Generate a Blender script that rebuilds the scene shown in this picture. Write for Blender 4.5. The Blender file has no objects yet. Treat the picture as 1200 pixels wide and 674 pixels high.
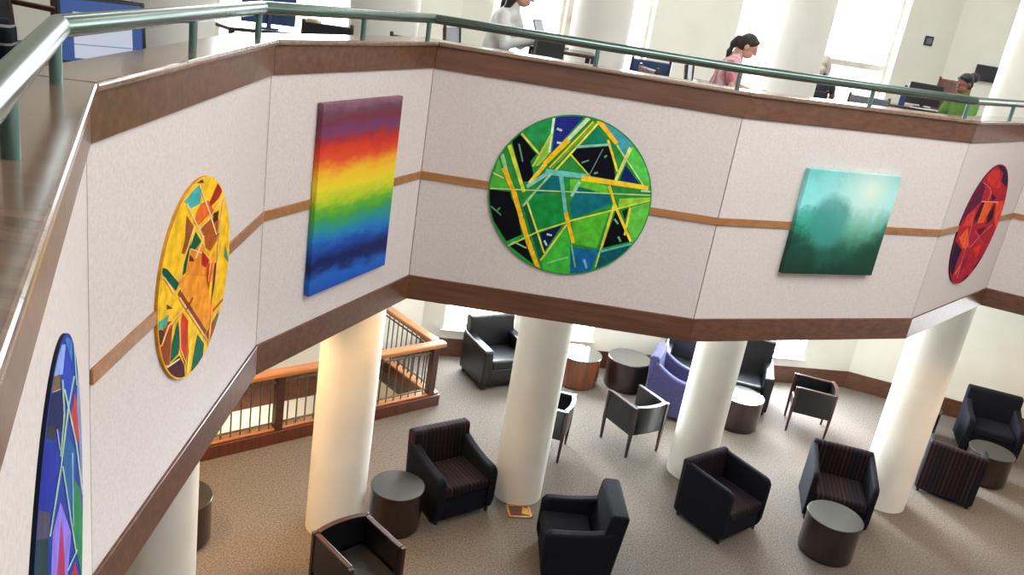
import bpy, bmesh, math, random
from mathutils import Vector, Matrix
random.seed(7)
SC = bpy.context.scene
COL = SC.collection
PI = math.pi

# ------------------------------------------------------------------ colours and materials
def lin(h):
    if isinstance(h, str):
        h = [int(h[i:i+2], 16) for i in (0, 2, 4)]
    out = []
    for c in h:
        c = c / 255.0
        out.append(c / 12.92 if c <= 0.04045 else ((c + 0.055) / 1.055) ** 2.4)
    return tuple(out) + (1.0,)

def new_mat(name):
    m = bpy.data.materials.new(name); m.use_nodes = True
    nt = m.node_tree
    b = nt.nodes['Principled BSDF']
    return m, nt, b

def N(nt, t, **kw):
    n = nt.nodes.new(t)
    for k, v in kw.items():
        if k.startswith('i_'):
            key = k[2:]
            key = int(key) if key.isdigit() else key.replace('_', ' ')
            n.inputs[key].default_value = v
        else:
            setattr(n, k, v)
    return n

def ramp(nt, stops):
    r = nt.nodes.new('ShaderNodeValToRGB')
    e = r.color_ramp.elements
    while len(e) > 1: e.remove(e[-1])
    e[0].position, e[0].color = stops[0][0], stops[0][1]
    for p, c in stops[1:]:
        x = e.new(p); x.color = c
    return r

def noisy(name, c1, c2, scale=8, rough=0.6, stretch=(1, 1, 1), bump=0.0, bscale=None, detail=4, spec=0.5, coat=0.0, lo=0.35, hi=0.65, metal=0.0):
    m, nt, b = new_mat(name)
    tc = N(nt, 'ShaderNodeTexCoord')
    mp = N(nt, 'ShaderNodeMapping'); mp.inputs['Scale'].default_value = stretch
    nt.links.new(tc.outputs['Object'], mp.inputs['Vector'])
    no = N(nt, 'ShaderNodeTexNoise', i_Scale=scale, i_Detail=detail)
    nt.links.new(mp.outputs[0], no.inputs['Vector'])
    r = ramp(nt, [(lo, lin(c1)), (hi, lin(c2))])
    nt.links.new(no.outputs['Fac'], r.inputs[0])
    nt.links.new(r.outputs[0], b.inputs['Base Color'])
    b.inputs['Roughness'].default_value = rough
    b.inputs['Specular IOR Level'].default_value = spec
    b.inputs['Metallic'].default_value = metal
    if coat:
        b.inputs['Coat Weight'].default_value = coat; b.inputs['Coat Roughness'].default_value = 0.15
    if bump:
        n2 = N(nt, 'ShaderNodeTexNoise', i_Scale=bscale or scale * 3, i_Detail=3.0)
        nt.links.new(mp.outputs[0], n2.inputs['Vector'])
        bp = N(nt, 'ShaderNodeBump', i_Strength=bump, i_Distance=0.01)
        nt.links.new(n2.outputs['Fac'], bp.inputs['Height'])
        nt.links.new(bp.outputs[0], b.inputs['Normal'])
    return m

def wood(name, c1, c2, rough=0.35, coat=0.3, scale=3.0, axis='x'):
    st = {'x': (0.6, 9, 9), 'y': (9, 0.6, 9), 'z': (9, 9, 0.6)}[axis]
    return noisy(name, c1, c2, scale=scale, rough=rough, stretch=st, detail=6, coat=coat, bump=0.04, bscale=6, lo=0.3, hi=0.7)

M = {}
M['carpet'] = noisy('carpet', (78, 72, 67), (128, 119, 111), scale=48, rough=0.95, bump=0.35, bscale=90, detail=8, spec=0.1, lo=0.28, hi=0.72)
M['panel'] = noisy('fabric_panel', (212, 200, 194), (222, 211, 206), scale=60, rough=0.9, bump=0.12, bscale=150, spec=0.15)
M['seam'] = noisy('dark_seam', (48, 44, 44), (58, 54, 54), rough=0.9)
M['cream'] = noisy('cream_paint', (226, 218, 198), (231, 224, 206), scale=3, rough=0.75, spec=0.25)
M['wallw'] = noisy('warm_white_paint', (227, 223, 210), (232, 229, 218), scale=2, rough=0.8, spec=0.2)
M['column'] = noisy('column_plaster', (238, 234, 224), (244, 240, 231), scale=2.5, rough=0.55, spec=0.3)
M['ceil'] = noisy('ceiling_paint', (225, 220, 208), (232, 228, 218), rough=0.9)
M['band'] = wood('walnut_band', (84, 52, 36), (116, 74, 50), rough=0.36, coat=0.35)
M['ledge'] = wood('walnut_ledge', (118, 88, 72), (150, 118, 98), rough=0.2, coat=0.7)
M['strip'] = wood('oak_strip', (150, 98, 54), (178, 122, 72), rough=0.4)
M['baseboard'] = wood('dark_baseboard', (78, 46, 32), (104, 64, 46), rough=0.4)
M['oak'] = wood('oak_rail', (152, 92, 46), (188, 126, 70), rough=0.3, coat=0.4)
M['darkwood'] = wood('dark_wood', (48, 26, 18), (76, 42, 28), rough=0.35, coat=0.4)
M['redwood'] = wood('red_brown_wood', (72, 34, 22), (104, 52, 34), rough=0.3, coat=0.5, axis='z')
M['chairwood'] = wood('dark_chair_wood', (38, 20, 16), (62, 32, 24), rough=0.3, coat=0.4, axis='z')
M['drum'] = wood('drum_veneer', (30, 18, 15), (48, 29, 23), rough=0.3, coat=0.5, axis='z')
M['copperdrum'] = wood('drum_veneer_light', (92, 48, 26), (128, 68, 38), rough=0.25, coat=0.6, axis='z')
M['drumtop'] = noisy('drum_top', (38, 35, 32), (43, 40, 36), scale=20, rough=0.3, spec=0.4, coat=0.08)
M['glosstop'] = noisy('polished_drum_top', (58, 54, 50), (64, 60, 56), scale=20, rough=0.1, spec=0.6, coat=1.0)
M['leather'] = noisy('black_leather', (9, 9, 12), (15, 15, 18), scale=30, rough=0.3, bump=0.08, bscale=90, spec=0.6)
M['navyfab'] = noisy('navy_fabric', (12, 13, 21), (21, 22, 32), scale=70, rough=0.85, bump=0.2, bscale=160, spec=0.2)
M['purplefab'] = noisy('purple_fabric', (52, 50, 84), (72, 70, 108), scale=70, rough=0.85, bump=0.2, bscale=160, spec=0.2)
M['foot'] = noisy('black_foot', (22, 18, 16), (30, 26, 22), rough=0.4)
M['rail'] = noisy('green_metal', (104, 122, 113), (114, 132, 123), scale=4, rough=0.24, metal=0.85)
M['post'] = noisy('green_post_metal', (96, 126, 120), (108, 138, 131), scale=4, rough=0.35, metal=0.5)
M['steel'] = noisy('baluster_metal', (92, 84, 70), (118, 108, 92), rough=0.4, metal=0.5)
M['brass'] = noisy('brass', (190, 142, 78), (216, 170, 104), scale=20, rough=0.4, metal=0.3)
M['black'] = noisy('black_plastic', (24, 25, 28), (34, 35, 38), rough=0.45)
M['blueplastic'] = noisy('blue_plastic', (40, 62, 104), (52, 76, 122), rough=0.45)
M['grey'] = noisy('grey_plastic', (96, 100, 108), (112, 116, 124), rough=0.5)
M['lightgrey'] = noisy('light_grey_plastic', (176, 182, 192), (190, 196, 206), rough=0.5)
M['paper'] = noisy('paper', (226, 226, 224), (238, 238, 236), rough=0.9)
M['skin'] = noisy('skin', (204, 156, 134), (220, 172, 150), scale=12, rough=0.55)
M['skindark'] = noisy('skin_brown', (126, 84, 66), (146, 100, 80), scale=12, rough=0.55)
M['hairdark'] = noisy('dark_hair', (34, 26, 24), (60, 46, 42), scale=30, stretch=(1, 1, 4), rough=0.5, bump=0.4, bscale=60)
M['hairblack'] = noisy('black_hair', (16, 14, 16), (30, 28, 32), scale=30, stretch=(1, 1, 4), rough=0.5, bump=0.4, bscale=60)
M['hairlight'] = noisy('grey_hair', (176, 164, 152), (206, 196, 186), scale=30, stretch=(1, 1, 4), rough=0.6, bump=0.4, bscale=60)
M['white_shirt'] = noisy('white_shirt', (222, 222, 218), (236, 236, 232), rough=0.9)
M['green_shirt'] = noisy('green_shirt', (84, 122, 52), (104, 146, 68), rough=0.9)
M['brown_shirt'] = noisy('brown_shirt', (116, 84, 74), (140, 104, 92), rough=0.9)
M['trouser'] = noisy('dark_trousers', (38, 40, 52), (52, 54, 66), rough=0.9)
M['upfloor'] = noisy('upper_carpet', (108, 106, 104), (126, 122, 118), scale=90, rough=0.95)
M['winframe'] = noisy('window_frame', (206, 200, 188), (220, 214, 202), rough=0.5)

def stripe_mat(name, base1, base2, stripes, freq, axis='X', thr=0.8, rough=0.85):
    """fabric with thin woven stripes across one object axis"""
    m, nt, b = new_mat(name)
    tc = N(nt, 'ShaderNodeTexCoord')
    no = N(nt, 'ShaderNodeTexNoise', i_Scale=80.0)
    nt.links.new(tc.outputs['Object'], no.inputs['Vector'])
    r0 = ramp(nt, [(0.35, lin(base1)), (0.65, lin(base2))]); nt.links.new(no.outputs['Fac'], r0.inputs[0])
    sp = N(nt, 'ShaderNodeSeparateXYZ'); nt.links.new(tc.outputs['Object'], sp.inputs[0])
    mu = N(nt, 'ShaderNodeMath', operation='MULTIPLY', i_1=freq); nt.links.new(sp.outputs[axis], mu.inputs[0])
    fr = N(nt, 'ShaderNodeMath', operation='FRACT'); nt.links.new(mu.outputs[0], fr.inputs[0])
    gt = N(nt, 'ShaderNodeMath', operation='GREATER_THAN', i_1=thr); nt.links.new(fr.outputs[0], gt.inputs[0])
    fl = N(nt, 'ShaderNodeMath', operation='FLOOR'); nt.links.new(mu.outputs[0], fl.inputs[0])
    wn = N(nt, 'ShaderNodeTexWhiteNoise', noise_dimensions='1D'); nt.links.new(fl.outputs[0], wn.inputs['W'])
    rs = ramp(nt, [(i / len(stripes), lin(c)) for i, c in enumerate(stripes)]); rs.color_ramp.interpolation = 'CONSTANT'
    nt.links.new(wn.outputs['Value'], rs.inputs[0])
    mx = N(nt, 'ShaderNodeMix', data_type='RGBA')
    nt.links.new(gt.outputs[0], mx.inputs['Factor']); nt.links.new(r0.outputs[0], mx.inputs['A']); nt.links.new(rs.outputs[0], mx.inputs['B'])
    nt.links.new(mx.outputs['Result'], b.inputs['Base Color'])
    b.inputs['Roughness'].default_value = rough; b.inputs['Specular IOR Level'].default_value = 0.2
    return m
M['stripefab'] = stripe_mat('striped_upholstery', (13, 12, 19), (21, 19, 27), [(50, 24, 28), (34, 22, 29), (56, 34, 32), (28, 26, 38), (44, 22, 28)], 22, thr=0.62)
M['palestripe'] = stripe_mat('pale_striped_upholstery', (18, 19, 30), (28, 28, 40), [(140, 134, 130), (126, 122, 120)], 15, axis='Z', thr=0.86)
M['pinkstripe'] = stripe_mat('pink_striped_shirt', (214, 146, 152), (222, 158, 164), [(236, 204, 206), (190, 120, 130)], 22, axis='X', thr=0.5)

def glass_mat():
    m, nt, b = new_mat('window_glass')
    nt.nodes.remove(b)
    out = nt.nodes['Material Output']
    tr = N(nt, 'ShaderNodeBsdfTransparent'); gl = N(nt, 'ShaderNodeBsdfGlossy', i_Roughness=0.02)
    mx = N(nt, 'ShaderNodeMixShader', i_0=0.06)
    nt.links.new(tr.outputs[0], mx.inputs[1]); nt.links.new(gl.outputs[0], mx.inputs[2]); nt.links.new(mx.outputs[0], out.inputs[0])
    return m
M['glass'] = glass_mat()

def screen_mat():
    """a lit monitor: blue desktop with a pale window and a thin line across it (object space of the screen: x across, z up)"""
    m, nt, b = new_mat('lit_screen')
    tc = N(nt, 'ShaderNodeTexCoord'); sp = N(nt, 'ShaderNodeSeparateXYZ'); nt.links.new(tc.outputs['Object'], sp.inputs[0])
    def band(out, lo, hi):
        a = N(nt, 'ShaderNodeMath', operation='GREATER_THAN', i_1=lo); nt.links.new(out, a.inputs[0])
        c = N(nt, 'ShaderNodeMath', operation='LESS_THAN', i_1=hi); nt.links.new(out, c.inputs[0])
        d = N(nt, 'ShaderNodeMath', operation='MULTIPLY'); nt.links.new(a.outputs[0], d.inputs[0]); nt.links.new(c.outputs[0], d.inputs[1])
        return d.outputs[0]
    w = N(nt, 'ShaderNodeMath', operation='MULTIPLY')
    nt.links.new(band(sp.outputs['X'], -0.12, 0.125), w.inputs[0]); nt.links.new(band(sp.outputs['Z'], -0.12, 0.08), w.inputs[1])
    mx = N(nt, 'ShaderNodeMix', data_type='RGBA'); mx.inputs['A'].default_value = lin((52, 86, 150)); mx.inputs['B'].default_value = lin((206, 214, 230))
    nt.links.new(w.outputs[0], mx.inputs['Factor'])
    l = N(nt, 'ShaderNodeMath', operation='MULTIPLY')
    nt.links.new(w.outputs[0], l.inputs[0]); nt.links.new(band(sp.outputs['Z'], -0.062, -0.058), l.inputs[1])
    m2 = N(nt, 'ShaderNodeMix', data_type='RGBA'); m2.inputs['B'].default_value = lin((120, 130, 150))
    nt.links.new(mx.outputs['Result'], m2.inputs['A']); nt.links.new(l.outputs[0], m2.inputs['Factor'])
    nt.links.new(m2.outputs['Result'], b.inputs['Emission Color']); b.inputs['Emission Strength'].default_value = 0.75
    b.inputs['Base Color'].default_value = (0.02, 0.02, 0.03, 1); b.inputs['Roughness'].default_value = 0.3
    return m
M['screen'] = screen_mat()

def paint_mat():
    """paint colour of every brush stroke is stored on its face; a little brush noise varies it"""
    m, nt, b = new_mat('painted_disc')
    at = N(nt, 'ShaderNodeVertexColor', layer_name='paint')
    tc = N(nt, 'ShaderNodeTexCoord')
    no = N(nt, 'ShaderNodeTexNoise', i_Scale=18.0, i_Detail=6.0); nt.links.new(tc.outputs['Object'], no.inputs['Vector'])
    mr = N(nt, 'ShaderNodeMapRange'); mr.inputs['From Min'].default_value = 0.3; mr.inputs['From Max'].default_value = 0.7
    mr.inputs['To Min'].default_value = 0.8; mr.inputs['To Max'].default_value = 1.3
    nt.links.new(no.outputs['Fac'], mr.inputs['Value'])
    hs = N(nt, 'ShaderNodeHueSaturation'); nt.links.new(at.outputs[0], hs.inputs['Color']); nt.links.new(mr.outputs[0], hs.inputs['Value'])
    nt.links.new(hs.outputs[0], b.inputs['Base Color'])
    b.inputs['Roughness'].default_value = 0.7; b.inputs['Specular IOR Level'].default_value = 0.08
    return m
M['paint'] = paint_mat()

def rainbow_mat(w, hgt):
    m, nt, b = new_mat('rainbow_canvas')
    tc = N(nt, 'ShaderNodeTexCoord'); sp = N(nt, 'ShaderNodeSeparateXYZ'); nt.links.new(tc.outputs['Object'], sp.inputs[0])
    mp = N(nt, 'ShaderNodeMapping'); mp.inputs['Scale'].default_value = (2.2, 1, 5.5); nt.links.new(tc.outputs['Object'], mp.inputs[0])
    no = N(nt, 'ShaderNodeTexNoise', i_Scale=1.5, i_Detail=9.0, i_Roughness=0.68); nt.links.new(mp.outputs[0], no.inputs['Vector'])
    v = N(nt, 'ShaderNodeMath', operation='MULTIPLY_ADD', i_1=1.0 / hgt, i_2=0.5); nt.links.new(sp.outputs['Z'], v.inputs[0])
    # lower bands climb to the right
    lowk = N(nt, 'ShaderNodeMapRange'); lowk.inputs['From Min'].default_value = 0.5; lowk.inputs['From Max'].default_value = 0.1
    lowk.inputs['To Min'].default_value = 0.0; lowk.inputs['To Max'].default_value = -0.02 / (w / 2)
    nt.links.new(v.outputs[0], lowk.inputs['Value'])
    ti = N(nt, 'ShaderNodeMath', operation='MULTIPLY'); nt.links.new(lowk.outputs[0], ti.inputs[0]); nt.links.new(sp.outputs['X'], ti.inputs[1])
    s1 = N(nt, 'ShaderNodeMath', operation='SUBTRACT'); nt.links.new(v.outputs[0], s1.inputs[0]); nt.links.new(ti.outputs[0], s1.inputs[1])
    n1 = N(nt, 'ShaderNodeMath', operation='MULTIPLY_ADD', i_1=0.17, i_2=-0.085); nt.links.new(no.outputs['Fac'], n1.inputs[0])
    s2 = N(nt, 'ShaderNodeMath', operation='ADD'); nt.links.new(s1.outputs[0], s2.inputs[0]); nt.links.new(n1.outputs[0], s2.inputs[1])
    stops = [(0.0, (26, 84, 180)), (0.07, (30, 100, 196)), (0.12, (18, 40, 104)), (0.17, (15, 30, 86)), (0.23, (24, 72, 164)), (0.29, (34, 124, 192)), (0.34, (38, 146, 150)),
             (0.395, (66, 160, 70)), (0.45, (104, 180, 48)), (0.50, (192, 208, 42)), (0.56, (240, 214, 44)), (0.62, (246, 198, 44)), (0.67, (243, 148, 40)), (0.715, (228, 80, 36)),
             (0.78, (206, 48, 36)), (0.82, (156, 48, 58)), (0.86, (114, 60, 104)), (0.91, (122, 46, 62)), (0.955, (108, 66, 84)), (1.0, (140, 98, 112))]
    r = ramp(nt, [(p, lin(c)) for p, c in stops]); nt.links.new(s2.outputs[0], r.inputs[0])
    nt.links.new(r.outputs[0], b.inputs['Base Color']); b.inputs['Roughness'].default_value = 0.6; b.inputs['Specular IOR Level'].default_value = 0.3
    return m

def teal_mat(w, hgt):
    m, nt, b = new_mat('teal_canvas')
    tc = N(nt, 'ShaderNodeTexCoord'); sp = N(nt, 'ShaderNodeSeparateXYZ'); nt.links.new(tc.outputs['Object'], sp.inputs[0])
    no = N(nt, 'ShaderNodeTexNoise', i_Scale=5.0, i_Detail=11.0, i_Roughness=0.7); nt.links.new(tc.outputs['Object'], no.inputs['Vector'])
    v = N(nt, 'ShaderNodeMath', operation='MULTIPLY_ADD', i_1=1.0 / hgt, i_2=0.5); nt.links.new(sp.outputs['Z'], v.inputs[0])
    n1 = N(nt, 'ShaderNodeMath', operation='MULTIPLY_ADD', i_1=0.5, i_2=-0.25); nt.links.new(no.outputs['Fac'], n1.inputs[0])
    s = N(nt, 'ShaderNodeMath', operation='ADD'); nt.links.new(v.outputs[0], s.inputs[0]); nt.links.new(n1.outputs[0], s.inputs[1])
    r = ramp(nt, [(p, lin(c)) for p, c in [(0.0, (14, 52, 44)), (0.14, (22, 82, 64)), (0.26, (30, 96, 78)), (0.36, (48, 132, 108)), (0.5, (60, 172, 144)), (0.60, (84, 184, 170)), (0.70, (150, 232, 228)), (0.9, (132, 218, 214)), (1.0, (120, 200, 198))]])
    nt.links.new(s.outputs[0], r.inputs[0])
    # pale sun glow in the painted sky, slanting down to the middle
    mp = N(nt, 'ShaderNodeMapping'); mp.inputs['Location'].default_value = (-0.2 * w / 0.62, 0, -0.33 * hgt / 0.55); mp.inputs['Scale'].default_value = (1 / 0.62, 0, 1 / 0.55)
    nt.links.new(tc.outputs['Object'], mp.inputs[0])
    gr = N(nt, 'ShaderNodeTexGradient', gradient_type='QUADRATIC_SPHERE'); nt.links.new(mp.outputs[0], gr.inputs[0])
    mx = N(nt, 'ShaderNodeMix', data_type='RGBA'); mx.inputs['B'].default_value = lin((228, 242, 226))
    nt.links.new(gr.outputs['Fac'], mx.inputs['Factor']); nt.links.new(r.outputs[0], mx.inputs['A'])
    # a rounded hill in the mist
    mh = N(nt, 'ShaderNodeMapping'); mh.inputs['Location'].default_value = (0.07 * w / 0.22, 0, -0.10 * hgt / 0.26); mh.inputs['Scale'].default_value = (1 / 0.24, 0, 1 / 0.26)
    wv = N(nt, 'ShaderNodeVectorMath', operation='MULTIPLY_ADD'); wv.inputs[1].default_value = (0.14, 0, 0.14)
    nt.links.new(no.outputs['Color'], wv.inputs[0]); nt.links.new(tc.outputs['Object'], wv.inputs[2]); nt.links.new(wv.outputs[0], mh.inputs[0])
    gh = N(nt, 'ShaderNodeTexGradient', gradient_type='SPHERICAL'); nt.links.new(mh.outputs[0], gh.inputs[0])
    mr0 = N(nt, 'ShaderNodeMapRange'); mr0.inputs['From Max'].default_value = 0.35; mr0.inputs['To Max'].default_value = 0.75; nt.links.new(gh.outputs['Fac'], mr0.inputs['Value'])
    mx0 = N(nt, 'ShaderNodeMix', data_type='RGBA'); mx0.inputs['B'].default_value = lin((62, 148, 140))
    nt.links.new(mr0.outputs[0], mx0.inputs['Factor']); nt.links.new(mx.outputs['Result'], mx0.inputs['A']); mx = mx0
    # dark slopes at both lower sides
    ab = N(nt, 'ShaderNodeMath', operation='ABSOLUTE'); nt.links.new(sp.outputs['X'], ab.inputs[0])
    sl = N(nt, 'ShaderNodeMath', operation='MULTIPLY_ADD', i_1=1.25 / w, i_2=0.0); nt.links.new(ab.outputs[0], sl.inputs[0])
    df = N(nt, 'ShaderNodeMath', operation='SUBTRACT'); nt.links.new(sl.outputs[0], df.inputs[0]); nt.links.new(s.outputs[0], df.inputs[1])
    mr = N(nt, 'ShaderNodeMapRange'); mr.inputs['From Min'].default_value = 0.02; mr.inputs['From Max'].default_value = 0.22; mr.inputs['To Max'].default_value = 0.75
    nt.links.new(df.outputs[0], mr.inputs['Value'])
    m2 = N(nt, 'ShaderNodeMix', data_type='RGBA'); m2.inputs['B'].default_value = lin((18, 58, 46))
    nt.links.new(mr.outputs[0], m2.inputs['Factor']); nt.links.new(mx.outputs['Result'], m2.inputs['A'])
    nt.links.new(m2.outputs['Result'], b.inputs['Base Color']); b.inputs['Roughness'].default_value = 0.5; b.inputs['Specular IOR Level'].default_value = 0.3
    return m

# ------------------------------------------------------------------ mesh helpers
def finish(name, bm, mat, parent=None, smooth=True, bevel=0.0, seg=2, sub=0, mats=None):
    me = bpy.data.meshes.new(name)
    bmesh.ops.recalc_face_normals(bm, faces=bm.faces[:])
    bm.to_mesh(me); bm.free()
    for mm in (mats or [mat]): me.materials.append(mm)
    o = bpy.data.objects.new(name, me); COL.objects.link(o)
    if smooth:
        for p in me.polygons: p.use_smooth = True
    if bevel:
        b = o.modifiers.new('bevel', 'BEVEL'); b.width = bevel; b.segments = seg; b.limit_method = 'ANGLE'; b.angle_limit = math.radians(40)
    if sub:
        s = o.modifiers.new('sub', 'SUBSURF'); s.levels = sub; s.render_levels = sub
    if smooth:
        w = o.modifiers.new('wn', 'WEIGHTED_NORMAL'); w.keep_sharp = True
        try: me.set_sharp_from_angle(angle=math.radians(42))
        except Exception: pass
    if parent: o.parent = parent
    return o

def empty(name, loc=(0, 0, 0), rz=0, label=None, cat=None, group=None):
    o = bpy.data.objects.new(name, None); COL.objects.link(o)
    o.location = loc; o.rotation_euler = (0, 0, rz); o.empty_display_size = 0.1
    if label: o['label'] = label
    if cat: o['category'] = cat
    if group: o['group'] = group
    return o

def tag(o, label=None, cat=None, group=None, kind=None):
    if label: o['label'] = label
    if cat: o['category'] = cat
    if group: o['group'] = group
    if kind: o['kind'] = kind
    return o

def structure(o):
    o['kind'] = 'structure'; return o

def copy_tree(root, loc, rz, label, name=None):
    r = root.copy(); COL.objects.link(r)
    r.location = loc; r.rotation_euler = (0, 0, rz); r['label'] = label
    def rec(src, dst):
        for ch in [c for c in src.children if c.name in before]:
            c = ch.copy(); COL.objects.link(c); c.parent = dst
            rec(ch, c)
    before = set(o.name for o in SC.objects)
    rec(root, r)
    return r

def box(bm, c, s, rot=None, mat=0):
    """box centred at c with full size s, optional Matrix rotation"""
    vs = []
    for dx in (-.5, .5):
        for dy in (-.5, .5):
            for dz in (-.5, .5):
                p = Vector((dx * s[0], dy * s[1], dz * s[2]))
                if rot: p = rot @ p
                vs.append(bm.verts.new(p + Vector(c)))
    for f in ((0, 1, 3, 2), (4, 6, 7, 5), (0, 4, 5, 1), (2, 3, 7, 6), (0, 2, 6, 4), (1, 5, 7, 3)):
        bm.faces.new([vs[i] for i in f]).material_index = mat

def prism(bm, pts, d, mat=0):
    """closed polygon pts (3D) extruded by vector d"""
    d = Vector(d)
    a = [bm.verts.new(Vector(p)) for p in pts]; b = [bm.verts.new(Vector(p) + d) for p in pts]
    n = len(pts)
    bm.faces.new(a).material_index = mat; bm.faces.new(b[::-1]).material_index = mat
    for i in range(n):
        bm.faces.new([a[i], b[i], b[(i + 1) % n], a[(i + 1) % n]]).material_index = mat

def tube(bm, pts, rad, n=10, caps=True, miter=False):
    """round tube through pts; rad a number or list"""
    pts = [Vector(p) for p in pts]; k = len(pts)
    rr = rad if isinstance(rad, (list, tuple)) else [rad] * k
    rings = []
    for i, p in enumerate(pts):
        if i == 0: d = pts[1] - pts[0]
        elif i == k - 1: d = pts[-1] - pts[-2]
        else: d = (pts[i + 1] - p).normalized() + (p - pts[i - 1]).normalized()
        d.normalize()
        up = Vector((0, 0, 1)) if abs(d.z) < 0.95 else Vector((1, 0, 0))
        a = d.cross(up).normalized(); b = a.cross(d).normalized()
        ka = 1.0
        if miter and 0 < i < k - 1:
            ka = 1 / max(0.3, (pts[i + 1] - p).normalized().dot(d))
        rings.append([bm.verts.new(p + (a * math.cos(t) * ka + b * math.sin(t)) * rr[i]) for t in [2 * PI * j / n for j in range(n)]])
    for i in range(k - 1):
        for j in range(n):
            bm.faces.new([rings[i][j], rings[i][(j + 1) % n], rings[i + 1][(j + 1) % n], rings[i + 1][j]])
    if caps:
        bm.faces.new(rings[0][::-1]); bm.faces.new(rings[-1])

def lathe(bm, prof, n=40, c=(0, 0, 0)):
    """prof [(r, z)] revolved about z through c"""
    rings = []
    for r, z in prof:
        if r < 1e-6: rings.append([bm.verts.new((c[0], c[1], c[2] + z))])
        else: rings.append([bm.verts.new((c[0] + r * math.cos(2 * PI * j / n), c[1] + r * math.sin(2 * PI * j / n), c[2] + z)) for j in range(n)])
    for a, b in zip(rings[:-1], rings[1:]):
        for j in range(n):
            k = (j + 1) % n
            if len(a) == 1 and len(b) == 1: continue
            if len(a) == 1: bm.faces.new([a[0], b[k], b[j]])
            elif len(b) == 1: bm.faces.new([a[j], a[k], b[0]])
            else: bm.faces.new([a[j], a[k], b[k], b[j]])

def ball(bm, c, r, n=16, rot=None):
    m = Matrix.Translation(Vector(c)) @ (rot.to_4x4() if rot else Matrix.Identity(4)) @ Matrix.Diagonal((*r, 1)) if not isinstance(r, (int, float)) else Matrix.Translation(Vector(c)) @ Matrix.Scale(r, 4)
    bmesh.ops.create_uvsphere(bm, u_segments=n, v_segments=max(6, n // 2), radius=1.0, matrix=m)

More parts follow.
